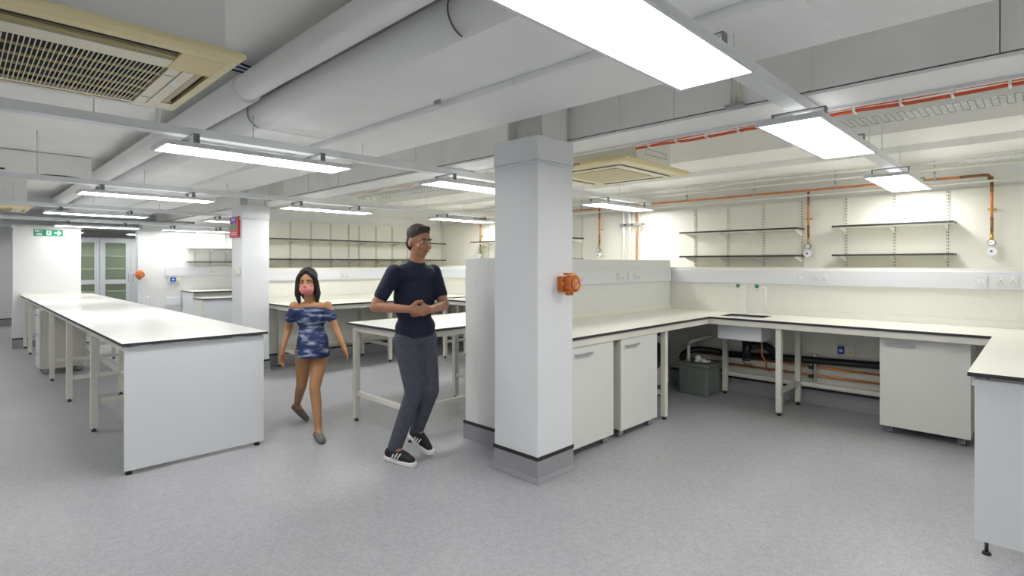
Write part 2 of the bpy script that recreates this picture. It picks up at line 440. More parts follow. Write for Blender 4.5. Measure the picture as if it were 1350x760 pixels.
# flat oval duct
def oval(xl, xr, zb, r, n=24):
    p = []
    for i in range(n+1):
        a = math.pi/2 + math.pi*i/n; p.append((xl + r*math.cos(a), zb + r + r*math.sin(a)))
    p += [(xr, zb), (xr, zb+2*r)]
    return p
t = thing('oval_duct', 'white wrapped flat duct with a rounded side between the round pipe and the wide duct', 'duct', (1.7, 4, 2.40))
for i, (ya, yb) in enumerate([(-2.95, 1.75), (1.7505, 3.95), (3.9505, 14.0)]):
    g = .0 if i < 2 else .012
    m = along_y(oval(1.52-g, 1.97, 2.40-g*.5, .096+g*.4), ya, yb)
    for q in range(len(m.f)):
        if len(m.f[q]) == 4 and q < 26: m.sm[q] = True
    o = m.build('duct_section', 'duct', t)
for y in (1.752, 3.952):
    MB().tube([(1.515+.1*math.cos(a_), y, 2.496+.1*math.sin(a_)) for a_ in [math.pi*(.55+.04*i) for i in range(23)]], .0035, n=6).build('joint_band', 'slot', t)
for y in (1.2, 2.2, 2.9):
    B(1.42, 1.43, y, y+.02, 2.58, SLAB-.025).build('support_strap', 'galv', t)
B(1.60, 1.90, -2.9, 13.9, 2.593, 2.615).build('top_board', 'duct', t)
# wide flat duct
t = thing('flat_duct', 'wide flat white duct crossing the ceiling above the foreground column', 'duct', (2.38, 4, 2.40))
sag = 0.0
secs = [-2.95, -.9, .62, 2.05, 3.6, 5.3, 7.0, 9.2, 14.0]
for a, b in zip(secs[:-1], secs[1:]):
    B(2.10, 2.655, a, b-.004, 2.40, 2.68).build('duct_section', 'duct', t, bevel=.012)
for y in secs[1:-1]:
    B(2.104, 2.652, y-.010, y+.006, 2.404, 2.676).build('joint_flange', 'ductm', t)
B(1.975, 2.095, -2.95, 14, 2.44, 2.46).build('recess_strip', 'duct', t)
for y in (1.05, 2.6, 4.6): 
    s = MB(); s.box(2.02, 2.05, y, y+.03, 2.40, 2.44); s.box(2.035, 2.06, y+.02, y+.05, 2.41, 2.45)
    s.build('clip', 'galv', t)
# sheet metal duct behind the columns
t = thing('metal_duct', 'tall sheet metal duct running behind the column beside the wide flat duct', 'duct', (3.25, 4, 2.33))
ys = [-2.95, .13, .86, 1.62, 2.02, 2.45, 4.3, 5.05, 5.8, 6.55, 7.3, 8.2, 10.5, 13.9]
for a, b in zip(ys[:-1], ys[1:]):
    B(3.08, 3.38, a+.002, b-.002, 2.332, SLAB-.03).build('duct_section', 'ductm', t, bevel=.004)
for y in (.86, 2.02, 4.3, 5.8, 6.55):
    B(3.070, 3.079, y-.012, y+.012, 2.335, SLAB-.03).build('flange_angle', 'ductm', t)
B(3.085, 3.37, -2.95, 13.9, 2.325, 2.331).build('gap_shade_strip', 'slot', t)  # dark strip painted for the shade between duct and channel
B(3.08, 3.405, -2.95, 13.9, 2.308, 2.324).build('base_channel', 'duct', t)
B(3.395, 3.425, -2.95, 13.9, 2.292, 2.318).build('channel_lip', 'wall', t)
for y in (1.23, 1.26):
    MB().cyl((3.062, y, 2.33), (3.062, y, SLAB-.025), .006, n=6).build('drop_rod', 'wall', t)
MB().tube([(3.06, 1.21, 2.34), (3.05, 1.22, 2.45), (3.055, 1.20, 2.6), (3.05, 1.21, 2.69)], .007, n=6).build('cable', 'creaml', t)
B(3.03, 3.075, 1.185, 1.285, 2.318, 2.335).build('foot_bracket', 'galv', t)
# orange cables below the duct, clipped
def cable(name, x, z, ya, yb, label, sag=.004):
    n = int((yb-ya)/.2)
    pts = [(x + .003*math.sin(i*1.7), ya+(yb-ya)*i/n, z + sag*math.sin(i*2.1+x*40)) for i in range(n+1)]
    return tag(MB().tube(pts, .0095, n=8).build(name, 'orange'), label, 'cable', 'orange fire cables')
cable('orange_cable', 3.447, 2.301, -2.95, 2.13, 'upper orange cable of the pair clipped along the metal duct')
cable('orange_cable', 3.482, 2.283, -2.95, 2.13, 'lower orange cable of the pair clipped along the metal duct')
cable('orange_cable', 3.447, 2.301, 3.9, 6.2, 'orange cable run left of the foreground column')
CN = ['first', 'second', 'third', 'fourth', 'fifth', 'sixth', 'seventh', 'eighth', 'ninth', 'tenth', 'eleventh', 'twelfth']
for k in range(12):
    y = 2.0 - .21*k
    m = MB(); m.box(3.425, 3.497, y-.006, y+.006, 2.270, 2.2725); m.box(3.4945, 3.497, y-.006, y+.006, 2.2725, 2.312); m.box(3.425, 3.4275, y-.006, y+.006, 2.2725, 2.30)
    tag(m.build('cable_clip', 'signw'), 'white clip on the orange cable pair, %s from the column' % CN[k], 'clip', 'white clips on the orange cables')
# perforated cable tray
def perf_tray(ya, yb, label, nb):
    t = thing('perforated_tray', label, 'cable tray', (4.5, ya, 2.45))
    x0, x1 = 4.37, 4.64; m = MB(); n = int((yb-ya)/.036)
    for i in range(n):
        y = ya + i*.036
        for j in range(5):
            x = x0 + .004 + j*.05 + (.025 if i % 2 else 0)
            m.box(x, x+.028, y, y+.030, 2.446, 2.4495)
    o = m.build('perforation_lands', 'signw', t); o['kind'] = 'stuff'
    B(x0, x1, ya, yb, 2.4495, 2.453).build('hole_shade_sheet', 'tray', t)  # solid sheet, its grey stands in for shade seen through the holes
    B(x0-.003, x0, ya, yb, 2.446, 2.49).build('tray_side', 'wall', t); B(x1, x1+.003, ya, yb, 2.446, 2.49).build('tray_side', 'wall', t)
    for i in range(nb):
        y = ya + .3 + i*1.1
        for x in (x0+.03, x1-.03): MB().cyl((x, y, 2.49), (x, y, SLAB-.025), .005, n=6).build('drop_rod', 'rail', t)
perf_tray(-2.9, 1.48, 'white perforated cable tray above the right hand lamps', 4)
perf_tray(5.0, 7.6, 'far perforated cable tray above the middle bay', 3)
# dark service hole panel above tray in middle bay
tag(B(3.75, 4.3, 5.1, 7.4, 2.66, 2.70).build('ceiling_panel', 'shutter'), 'grey sunken ceiling panel beside the far perforated tray', 'panel')
# conduits and small trays along the right wall head
for k, (x, z, r) in enumerate([(6.55, 2.345, .012), (6.50, 2.40, .010), (6.61, 2.20, .009)]):
    tag(MB().cyl((x, -2.9, z), (x, 8.3, z), r, n=8).build('conduit', 'clad'), ['cream conduit above the copper pipe on the right wall', 'highest thin conduit along the right wall head', 'thin conduit under the copper pipe along the right wall'][k], 'conduit', 'conduits at the right wall head')
def basket(ya, yb, label):
    t = thing('wire_tray', label, 'cable tray', (6.4, (ya+yb)/2, 2.36), 'wire trays by the right wall')
    m = MB()
    for x in (6.33, 6.38, 6.43, 6.48): m.cyl((x, ya, 2.37), (x, yb, 2.37), .003, n=5)
    m.cyl((6.33, ya, 2.405), (6.33, yb, 2.405), .003, n=5); m.build('long_wires', 'signw', t)
    n = int((yb-ya)/.1)
    w0 = None
    for i in range(n+1):
        y = ya+i*.1
        if w0 is None:
            w0 = MB().tube([(6.33, 0, 2.405), (6.33, 0, 2.366), (6.48, 0, 2.366), (6.48, 0, 2.405)], .003, n=5).mesh('cross_wire', 'signw', (0, 0, 0))
        o = bpy.data.objects.new('cross_wire', w0); COL.objects.link(o); o.parent = t
        o.location = Vector((0, y, 0)) - Vector(WLOC[t.name])
basket(-1.2, .55, 'wire cable tray at upper right above the copper pipe')
basket(2.7, 4.3, 'wire cable tray above the left hand shelf pair')

# ---------------------------------------------------------------- ceiling cassettes
def cassette(name, x0, y0, W, D, z, label, detail, box_lo=.045):
    t = thing(name, label, 'air conditioner', (x0+W/2, y0+D/2, z), 'ceiling cassette air conditioners')
    x1, y1 = x0+W, y0+D
    def loop(rings, nm, m):
        s = MB()
        for i in range(len(rings)-1):
            (a, za), (b_, zb) = rings[i], rings[i+1]
            A = [(x0+a, y0+a, za), (x1-a, y0+a, za), (x1-a, y1-a, za), (x0+a, y1-a, za)]
            Bq = [(x0+b_, y0+b_, zb), (x1-b_, y0+b_, zb), (x1-b_, y1-b_, zb), (x0+b_, y1-b_, zb)]
            k = len(s.v); s.v += A+Bq
            for q in range(4):
                r_ = (q+1) % 4; s.face((k+q, k+r_, k+4+r_, k+4+q))
        return s.build(nm, m, t)
    loop([(0, z+.035), (.0, z+.02), (.02, z+.004), (.055 if detail else .10, z)], 'panel_rim', 'cream')
    B(x0+.01, x1-.01, y0+.01, y1-.01, z+.036, z+.045).build('back_plate', 'cream', t)
    ci = (.06, .06, .06) if detail else (.354, .13, .12)
    B(x0+ci[0], x1-ci[1], y0+ci[2], y1-ci[2], z+.046, SLAB-.01).build('unit_casing', 'wall', t)
    if detail:
        B(x0+.05, x1-.05, y0+.05, y1-.05, z+.022, z+.035).build('dark_interior', 'grill_in', t)
        B(x0+.215, x1-.215, y0+.098, y0+.122, z+.008, z+.012).build('louver_vane', 'vane', t)
        B(x0+.215, x1-.215, y0+.131, y0+.135, z+.001, z+.012).build('vane_edge', 'creamd', t)
        B(x1-.098, x1-.074, y0+.285, y0+.855, z+.006, z+.010).build('louver_vane', 'filter', t)
        B(x0+.074, x0+.098, y0+.285, y0+.855, z+.006, z+.010).build('louver_vane', 'filter', t)
        B(x0+.215, x1-.215, y1-.066, y1-.058, z+.006, z+.010).build('louver_vane', 'creamd', t)
        for xa in (x0+.055, x1-.215): B(xa, xa+.16, y0+.055, y0+.28, z-.001, z+.018).build('corner_cover', 'creamd', t, bevel=.004)
        for nm_, q in (('frame_strip', (x0+.055, x1-.055, y0+.93, y0+.955)), ('frame_strip', (x0+.216, x1-.216, y0+.172, y0+.282)), ('frame_strip', (x1-.205, x1-.106, y0+.283, y0+.929)),
                       ('frame_strip', (x0+.106, x0+.205, y0+.283, y0+.929)), ('frame_corner', (x1-.105, x1-.055, y0+.862, y0+.929)), ('frame_corner', (x0+.055, x0+.105, y0+.862, y0+.929)),
                       ('frame_corner', (x1-.215, x1-.055, y0+.956, y1-.05)), ('frame_corner', (x0+.055, x0+.215, y0+.956, y1-.05))):
            B(q[0], q[1], q[2], q[3], z, z+.018).build(nm_, 'creaml', t)
        gx0, gx1, gy0, gy1 = x0+.206, x1-.206, y0+.284, y0+.929
        n = 40
        sm_ = B(-.0017, .0017, gy0, gy1, z+.001, z+.0045).mesh('grille_slat', 'creaml', (0, 0, 0))
        for i in range(1, n):
            o = bpy.data.objects.new('grille_slat', sm_); COL.objects.link(o); o.parent = t
            o.location = Vector((gx0+(gx1-gx0)*i/n, 0, 0)) - Vector(WLOC[t.name])
        for i in range(1, 5):
            y = gy0+(gy1-gy0)*i/5
            B(gx0, gx1, y-.003, y+.003, z+.003, z+.012).build('grille_crossbar', 'creamd', t)
        B(x1-.150, x1-.128, y0+.44, y0+.52, z-.001, z-.0001).build('maker_plate', 'signw', t)
        for y in (y0+.38, y0+.80): B(x1-.20, x1-.165, y, y+.004, z-.001, z-.0001).build('catch', 'slot', t)
        B(x1-.158, x1-.154, y0+.285, y0+.925, z-.001, z-.0001).build('panel_joint', 'slot', t)
    else:
        # flat four way panel: tan return filter, black curved outlets
        B(x0+.10, x1-.10, y0+.10, y1-.10, z-.001, z+.004).build('face_panel', 'creaml', t)
        B(x0+.24, x1-.24, y0+.24, y1-.24, z-.007, z-.001).build('return_filter', 'filter', t)
        def slot(p0, p1, bulge):
            s = MB(); n = 10; pts = []
            for i in range(n+1):
                u = i/n; p = Vector(p0).lerp(Vector(p1), u); p += Vector(bulge)*math.sin(math.pi*u); pts.append(p)
            wv = [Vector((b.y-a.y, a.x-b.x, 0)).normalized()*.011 for a, b in zip(pts[:-1], pts[1:])]; wv.append(wv[-1])
            k = len(s.v)
            for p, q in zip(pts, wv): s.v += [tuple(p-q), tuple(p+q), tuple(p-q+Vector((0,0,.004))), tuple(p+q+Vector((0,0,.004)))]
            for i in range(n):
                a = k+i*4; b = a+4
                s.face((a, a+1, b+1, b)); s.face((a+2, b+2, b+3, a+3)); s.face((a, b, b+2, a+2)); s.face((a+1, a+3, b+3, b+1))
            s.face((k, k+2, k+3, k+1)); e = k+n*4; s.face((e, e+1, e+3, e+2))
            s.build('outlet_slot', 'black', t)
        zz = z-.006
        slot((x0+.20, y0+.13, zz), (x1-.12, y0+.13, zz), (0, .0, 0)); slot((x0+.13, y0+.16, zz), (x0+.13, y1-.16, zz), (0, 0, 0))
        slot((x0+.13, y0+.16, zz), (x0+.20, y0+.13, zz), (-.012, -.012, 0))
        slot((x0+.2, y1-.13, zz), (x1-.2, y1-.13, zz), (0, 0, 0)); slot((x1-.13, y0+.2, zz), (x1-.13, y1-.2, zz), (0, 0, 0))
        B(x0-.0015, x0-.0002, y0+.44, y0+.50, z+.022, z+.032).build('badge', 'red', t); B(x0-.0015, x0-.0002, y0+.50, y0+.54, z+.022, z+.032).build('badge', 'blue', t)
        # printed rectangle on the casing
        s = MB(); xa, xb, za, zb = x0+.50, x0+.86, z+.135, z+.185; yy = y0+.1185
        for q in ((xa, xb, za, za+.003), (xa, xb, zb-.003, zb), (xa, xa+.003, za, zb), (xb-.003, xb, za, zb)): s.box(q[0], q[1], yy, yy+.001, q[2], q[3])
        s.build('printed_outline', 'slot', t)
    return t
cassette('ceiling_cassette', -.20, 2.31, 1.025, 1.025, 2.25, 'large yellowed cream slatted cassette in the top left corner', True)
cassette('ceiling_cassette', 3.655, 2.33, 1.07, 1.05, 2.25, 'cream cassette with tan filter just right of the foreground column', False)
cassette('ceiling_cassette', -.25, 10.56, 1.05, 1.05, 2.25, 'small distant cream cassette at the far left', True)
# boxed bulkhead and bits near the left cassette
t = thing('cable_ladder', 'perforated hanging strip beside the left ceiling cassette', 'strip', (1.0, 3.4, 2.52))
B(.965, 1.035, 3.40, 3.412, 2.52, SLAB).build('strip', 'wall', t)
for i in range(5):
    for x in (.985, 1.010): B(x, x+.006, 3.3985, 3.40, 2.55+.034*i, 2.558+.034*i).build('hole', 'slot', t)
for k in range(3):
    tag(MB().tube([(1.04, 3.44+.05*k, 2.675-.015*k), (1.14, 3.50+.05*k, 2.672-.012*k), (1.30, 3.60+.05*k, 2.69-.006*k), (1.5, 3.7, 2.705-.005*k)], .006, n=6).build('service_cable', ['black', 'blue', 'black'][k]), ['black cable slung behind the left cassette, topmost', 'blue cable slung behind the left cassette', 'black cable slung behind the left cassette, lowest'][k], 'cable', 'cables behind the left cassette')
tag(MB().tube([(-.5, 3.62, 2.33), (.78, 3.60, 2.33), (.80, 3.60, 2.33), (.81, 3.60, 2.29), (.81, 3.62, 2.245)], .011, n=8).build('drain_pipe', 'rail'), 'thin grey drain pipe below the left cassette', 'pipe')
# cross beam and loose cables at far left
tag(B(-3.15, 1.15, 8.2, 8.45, 2.42, SLAB-.01).build('cross_beam', 'ceil'), 'painted ceiling beam at the far left beyond the second rail', 'beam')
pts = [(-.6+.16*i, 7.6, 2.36 + .03*math.sin(i*.9)) for i in range(12)]
tag(MB().tube(pts, .010, n=6).build('black_cable', 'black'), 'loose black cable draped behind the second ceiling rail', 'cable')
tag(MB().tube([(.24, 7.5, 2.30), (.24, 7.5, 2.37), (.27, 7.52, 2.40), (.35, 7.56, 2.41)], .010, n=6).build('black_hook', 'black'), 'short black cable tail hanging at the far left', 'cable')

# ================================================================ BENCHES
def leg(parent, x, y, s=.05, zt=.845, z0=.03):
    o = B(x-s/2, x+s/2, y-s/2, y+s/2, z0, zt).build('leg', 'frame', parent, bevel=.003)
    m = MB(); m.cyl((x, y, .012), (x, y, z0+.002), .009, n=8); m.cyl((x, y, 0), (x, y, .014), .022, .016, n=12)
    m.build('levelling_foot', 'black', o)
    return o
def bar(parent, name, x0, x1, y0, y1, z0, z1, m='frame'):
    return B(min(x0,x1), max(x0,x1), min(y0,y1), max(y0,y1), z0, z1).build(name, m, parent, bevel=.002)
def worktop(parent, poly, z0=.880, z1=.900, m='top', name='worktop'):
    s = MB(); s.prism(poly, 'z', z0, z1-.003, mi=1, side=1); s.prism(poly, 'z', z1-.003, z1, mi=0, side=1)
    return s.build(name, [m, 'edge'], parent)
def rect(x0, x1, y0, y1): return [(x0, y0), (x1, y0), (x1, y1), (x0, y1)]

# ---- island bench on the left
t = thing('island_bench', 'long white island lab bench on the left with a solid end panel', 'bench', (1.27, 8.4, 0))
worktop(t, rect(.785, 1.745, 4.425, 12.485), m='topw')
bar(t, 'apron_rail', .815, .855, 4.47, 12.45, .83, .8795); bar(t, 'apron_rail', 1.675, 1.715, 4.47, 12.45, .83, .8795)
B(.80, 1.72, 4.445, 4.463, .030, .872).build('end_panel', 'panel', t, bevel=.002)
for x in (.83, 1.68):
    m = MB(); m.cyl((x, 4.475, .012), (x, 4.475, .06), .009, n=8); m.cyl((x, 4.475, 0), (x, 4.475, .014), .022, .016, n=12); m.build('levelling_foot', 'black', t)
ly = [4.50, 5.83, 7.28, 8.72, 10.10, 11.52, 12.40]
for i, y in enumerate(ly):
    for x in ((.835, 1.28, 1.685) if i else (.835, 1.685)): leg(t, x, y)
    bar(t, 'stretcher', .862, 1.253, y-.018, y+.018, .225, .265); bar(t, 'stretcher', 1.308, 1.658, y-.018, y+.018, .225, .265)
    bar(t, 'top_rail', .862, 1.658, y-.02, y+.02, .80, .84)
for a, b in zip(ly[:-1], ly[1:]): bar(t, 'stretcher', 1.262, 1.298, a+.027, b-.027, .225, .265)
B(.79, 1.60, 12.470, 12.488, .9005, .95).build('upstand', 'top', t)

def castor(parent, x, y, h=.075):
    m = MB(); m.box(x-.026, x+.026, y-.022, y-.018, .022, h-.008); m.box(x-.026, x+.026, y+.018, y+.022, .022, h-.008); m.box(x-.028, x+.028, y-.024, y+.024, h-.010, h-.0005)
    o = m.build('castor', 'galv', parent)
    MB().cyl((x+.006, y-.0165, .030), (x+.006, y+.0165, .030), .030, n=16).build('castor_wheel', 'wheel', o)
def mobile_cabinet(label, x0, x1, y0, y1, face, zt=.825, drawers=0):
    t = thing('mobile_cabinet', label, 'cabinet', ((x0+x1)/2, (y0+y1)/2, 0), 'mobile underbench cabinets')
    g = .02; zb = .075
    if face == '-y':
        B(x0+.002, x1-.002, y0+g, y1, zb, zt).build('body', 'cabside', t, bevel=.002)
        d = B(x0, x1, y0, y0+g-.002, zb-.005, zt-.002).build('door', 'cab', t, bevel=.002)
        m = MB(); hx = x0+.05; m.box(hx, hx+.20, y0-.028, y0-.018, zt-.075, zt-.060)
        for x in (hx+.008, hx+.184): m.box(x, x+.008, y0-.018, y0+.001, zt-.073, zt-.062)
        m.build('handle', 'chrome', d)
    elif drawers:
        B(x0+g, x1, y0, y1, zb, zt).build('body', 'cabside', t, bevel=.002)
        dh = (zt-zb)/drawers
        for k in range(drawers):
            d = B(x0, x0+g-.002, y0, y1, zb+k*dh+.003, zb+(k+1)*dh-.003).build('drawer', 'cab', t, bevel=.002)
            m = MB(); z = zb+(k+1)*dh-.07; m.box(x0-.03, x0-.02, y0+.12, y0+.32, z, z+.012)
            for y in (y0+.13, y0+.30): m.box(x0-.02, x0+.001, y, y+.008, z+.001, z+.011)
            m.build('handle', 'chrome', d)
    else:
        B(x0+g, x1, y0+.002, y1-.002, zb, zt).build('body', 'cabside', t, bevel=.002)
        d = B(x0, x0+g-.002, y0, y1, zb-.005, zt-.002).build('door', 'cab', t, bevel=.002)
        m = MB(); hy = y1-.045; m.box(x0-.028, x0-.018, hy-.205, hy, zt-.070, zt-.055)
        for y in (hy-.195, hy-.013): m.box(x0-.018, x0+.001, y, y+.008, zt-.068, zt-.057)
        m.build('handle', 'chrome', d)
    for x in (x0+.06, x1-.06):
        for y in (y0+.06, y1-.06): castor(t, x, y)
    return t
mobile_cabinet('white mobile drawer unit under the left island bench', .76, 1.24, 9.25, 9.72, '-x', .83, 3)

# ---- U shaped perimeter bench on the right
t = thing('perimeter_bench', 'U shaped cream lab bench along the low partition and right wall', 'bench', (5.0, 1.8, 0))
XI = 5.385; YP = 2.44; YN = .27; XN = 3.527
poly = [(3.04, YP), (XI, YP), (XI, YN), (XN, YN), (XN, -.62), (XS-.002, -.62), (XS-.002, 3.268), (3.04, 3.268)]
sx0, sx1, sy0, sy1 = 5.56, 5.86, 2.0, 2.40       # sink cut-out
s = MB()
def slab(x0, x1, y0, y1):
    s.box(x0, x1, y0, y1, .880, .897, 1, 1); s.box(x0, x1, y0, y1, .897, .900, 0, 1)
slab(3.04, XI, YP, 3.268); slab(XI, sx0, YN, 3.268); slab(sx1, XS-.002, YN, 3.268); slab(sx0, sx1, sy1, 3.268); slab(sx0, sx1, YN, sy0); slab(XN, XS-.002, -.62, YN)
s.build('worktop', ['top', 'edge'], t)
B(3.04, XS-.020, 3.252, 3.268, .9005, .958).build('upstand', 'top', t)
B(XS-.018, XS-.002, -.62, 3.251, .9005, .958).build('upstand', 'top', t)
m = MB()
for q in ((sx0-.004, sx0, sy0-.004, sy1+.004), (sx1, sx1+.004, sy0-.004, sy1+.004), (sx0, sx1, sy0-.004, sy0), (sx0, sx1, sy1, sy1+.004)): m.box(q[0], q[1], q[2], q[3], .8995, .9015)
m.build('sink_cutout_edge', 'edge', t)
bar(t, 'apron_rail', 3.06, XI+.03, YP+.012, YP+.052, .825, .8795)
bar(t, 'apron_rail', XI+.012, XI+.052, YN-.05, YP+.012, .825, .8795)
bar(t, 'apron_rail', XN+.06, XI+.012, YN-.052, YN-.012, .825, .8795)
for (x, y) in ((4.59, 2.51), (4.59, 3.05), (5.46, 1.79), (6.02, 1.79), (5.99, 2.53), (5.46, .05), (6.02, .05), (3.08, 2.9)): leg(t, x, y)
bar(t, 'stretcher', 4.572, 4.608, 2.537, 3.023, .225, .265)
bar(t, 'stretcher', 5.487, 5.993, 1.772, 1.808, .205, .245)
bar(t, 'stretcher', 6.002, 6.038, .08, 1.763, .205, .245); bar(t, 'stretcher', 5.99, 6.02, 1.817, 2.503, .205, .245)
bar(t, 'stretcher', 5.487, 5.993, .032, .068, .205, .245)
B(XN+.035, XN+.053, -.6, YN-.025, .06, .865).build('end_panel', 'panel', t, bevel=.002)
for y in (.20, -.5):
    m = MB(); m.cyl((XN+.044, y, .012), (XN+.044, y, .062), .008, n=8); m.cyl((XN+.044, y, 0), (XN+.044, y, .014), .020, .015, n=12); m.build('levelling_foot', 'black', t)

# cabinets under it
mobile_cabinet('white mobile cabinet right beside the foreground column', 3.13, 3.69, 2.465, 2.95, '-y', .832)
mobile_cabinet('second white mobile cabinet from the column, by the bench leg', 3.80, 4.38, 2.465, 2.95, '-y', .832)
mobile_cabinet('white mobile cabinet under the right hand bench', 5.50, 5.98, .40, .995, '-x', .825)

# ---- sink, trap and pipes
t = thing('sink_bowl', 'white ceramic sink bowl hung under the right hand worktop', 'sink', (5.71, 2.2, .70))
m = MB(); wth = .018; z0 = .668
m.box(sx0-.02, sx0-.002, sy0-.02, sy1+.02, z0, .8795); m.box(sx1+.002, sx1+.02, sy0-.02, sy1+.02, z0, .8795)
m.box(sx0-.002, sx1+.002, sy0-.02, sy0-.002, z0, .8795); m.box(sx0-.002, sx1+.002, sy1+.002, sy1+.02, z0, .8795); m.box(sx0-.002, sx1+.002, sy0-.002, sy1+.002, z0, z0+.02)
m.build('bowl', 'sink', t, bevel=.006)
MB().cyl((5.71, 2.2, z0+.020), (5.71, 2.2, z0+.024), .035, n=16).build('plughole', 'chrome', t)
MB().cyl((5.80, 2.225, z0-.03), (5.80, 2.225, z0), .022, n=12).build('outlet', 'chrome', t)
t = thing('waste_trap', 'black bottle trap and waste pipe below the sink', 'pipe', (5.80, 2.225, .42))
MB().cyl((5.80, 2.225, .44), (5.80, 2.225, .644), .042, n=18).build('trap_bottle', 'blackpipe', t)
MB().cyl((5.80, 2.225, .425), (5.80, 2.225, .452), .045, n=18).build('trap_base', 'black', t)
MB().tube([(5.84, 2.21, .575), (5.93, 2.15, .578), (5.99, 2.10, .57), (6.03, 2.05, .53), (6.05, 2.02, .46)], .040, n=12).build('trap_outlet', 'blackpipe', t)
MB().tube([(6.06, 2.55, .425), (6.06, 1.9, .455), (6.06, .6, .50), (6.06, .32, .51)], .036, n=12).build('waste_pipe', 'blackpipe', t)
MB().tube([(6.05, 2.56, .43), (6.03, 2.70, .45), (5.98, 2.84, .455), (5.91, 2.92, .44), (5.84, 2.95, .40), (5.80, 2.955, .349)], .036, n=12).build('corrugated_hose', 'blackpipe', t)
t = thing('copper_supply', 'pair of copper water pipes along the wall under the sink', 'pipe', (6.08, 1.8, .3))
MB().tube([(6.095, 2.9, .40), (6.095, 2.0, .395), (6.095, .3, .385)], .011, n=10).build('hot_pipe', 'copper', t)
MB().tube([(6.095, 2.9, .315), (6.095, 2.0, .31), (6.095, .3, .30)], .011, n=10).build('cold_pipe', 'copper', t)
MB().tube([(5.86, 2.28, .70), (5.86, 2.28, .40), (5.90, 2.28, .365), (6.08, 2.28, .335)], .009, n=10).build('riser', 'copper', t)
MB().tube([(5.80, 2.07, .70), (5.80, 2.07, .50), (5.84, 2.04, .42), (5.84, 2.04, .355), (5.88, 2.03, .335), (6.08, 2.0, .335)], .009, n=10).build('riser', 'copper', t)
t = thing('pipe_clamp', 'pair of galvanised strut clamps holding the copper pipes', 'clamp', (6.1, 1.66, .25))
for y in (1.645, 1.685):
    o = B(6.065, 6.082, y-.012, y+.012, .25, .53).build('strut', 'galv', t)
for z in (.30, .39, .47):
    m = MB(); m.cyl((6.055, 1.66, z), (6.055, 1.70, z), .018, n=10); m.build('saddle', 'black', t)
t = thing('isolator_switch', 'blue and cream isolator on the wall under the right bench', 'switch', (6.12, 1.39, .53))
B(6.105, 6.128, 1.31, 1.46, .535, .640).build('back_box', 'clad', t, bevel=.003)
B(6.085, 6.105, 1.395, 1.45, .55, .625).build('blue_cover', 'blue', t, bevel=.004); B(6.082, 6.0845, 1.408, 1.436, .575, .597).build('rocker', 'signw', t)
B(6.100, 6.1045, 1.325, 1.375, .56, .575).build('yellow_label', 'yellow', t); B(6.095, 6.1045, 1.335, 1.37, .585, .62).build('outlet_face', 'socket', t)

# taps
def tap(y, label, c1, c2):
    t = thing('lab_tap', label, 'tap', (5.95, y, .90), 'tall white lab taps')
    m = MB(); m.cyl((5.95, y, .9005), (5.95, y, .915), .02, .014, n=14); m.build('base', 'white', t)
    MB().tube([(5.95, y, .915), (5.95, y, 1.20)], .0075, n=10).build('column', 'trunk', t)
    MB().tube([(5.95, y, 1.19), (5.95, y+.05, 1.19), (5.95, y+.075, 1.175), (5.95, y+.08, 1.15)], .007, n=8).build('outlet', 'white', t)
    h = MB(); h.cyl((5.95, y+.075, 1.196), (5.95, y+.105, 1.206), .020, n=8); h.build('head', 'green' if c1 == 'green' else c1, t)
    B(5.932, 5.938, y+.072, y+.09, 1.19, 1.21).build('index_button', c2, t)
tap(2.285, 'white lab tap with red and green head, left one at the sink', 'green', 'red')
tap(2.085, 'white lab tap with blue and green head, right one at the sink', 'green', 'blue')

# ---- tank with its fittings
t = thing('storage_tank', 'grey green ribbed plastic tank on the floor below the bench corner', 'tank', (5.84, 2.75, 0))
m = MB(); m.box(5.655, 6.035, 2.585, 2.915, .0, .315); m.build('body', 'tank', t, bevel=.012)
rib = []
for y in (2.66, 2.75, 2.84): B(5.648, 5.655, y-.018, y+.018, .02, .30).build('rib', 'tank', t)
for x in (5.75, 5.85, 5.95): B(x-.018, x+.018, 2.578, 2.585, .02, .30).build('rib', 'tank', t)
B(5.635, 6.05, 2.565, 2.935, .316, .345).build('lid', 'tank', t, bevel=.006)
MB().cyl((6.0, 2.578, .25), (6.0, 2.566, .25), .018, n=12).build('bung', 'black', t)
t = thing('vent_pipe', 'white plastic pipe bending up out of the green tank', 'pipe', (5.80, 2.87, .345))
MB().tube([(5.78, 2.86, .346), (5.78, 2.86, .53), (5.79, 2.85, .56), (5.84, 2.81, .58), (5.98, 2.68, .63)], .020, n=12).build('pipe', 'white', t)
MB().cyl((5.78, 2.86, .505), (5.78, 2.86, .535), .026, n=12).build('coupling', 'white', t)
t = thing('float_valve', 'white tangle of plastic fittings lying on the green tank lid', 'fitting', (5.75, 2.70, .345))
MB().sphere((5.75, 2.735, .395), (.035, .03, .035)).build('float', 'white', t)
MB().tube([(5.72, 2.76, .362), (5.76, 2.70, .368), (5.74, 2.66, .364), (5.80, 2.62, .366)], .016, n=8).build('arm', 'white', t)
MB().tube([(5.77, 2.72, .385), (5.72, 2.69, .39), (5.76, 2.65, .38)], .011, n=8).build('hose_tail', 'white', t)
t = thing('extract_unit', 'white rounded unit with a black oval mouth in the bench corner', 'appliance', (5.35, 3.05, 0))
B(5.16, 5.50, 2.98, 3.24, .10, .80).build('housing', 'cabside', t, bevel=.05)
m = MB(); m.sphere((5.30, 2.99, .45), (.105, .05, .15), nu=20, nv=12); m.build('mouth', 'black', t)
B(5.17, 5.49, 2.99, 3.22, 0, .10).build('base', 'slot', t)
m = MB()
for i in range(3): m.tube([(5.2+.05*i, 2.96, .81), (5.24+.05*i, 2.93, .77), (5.30+.05*i, 2.95, .72), (5.28+.05*i, 2.97, .66)], .010, n=6)
m.build('hoses', 'black', t)

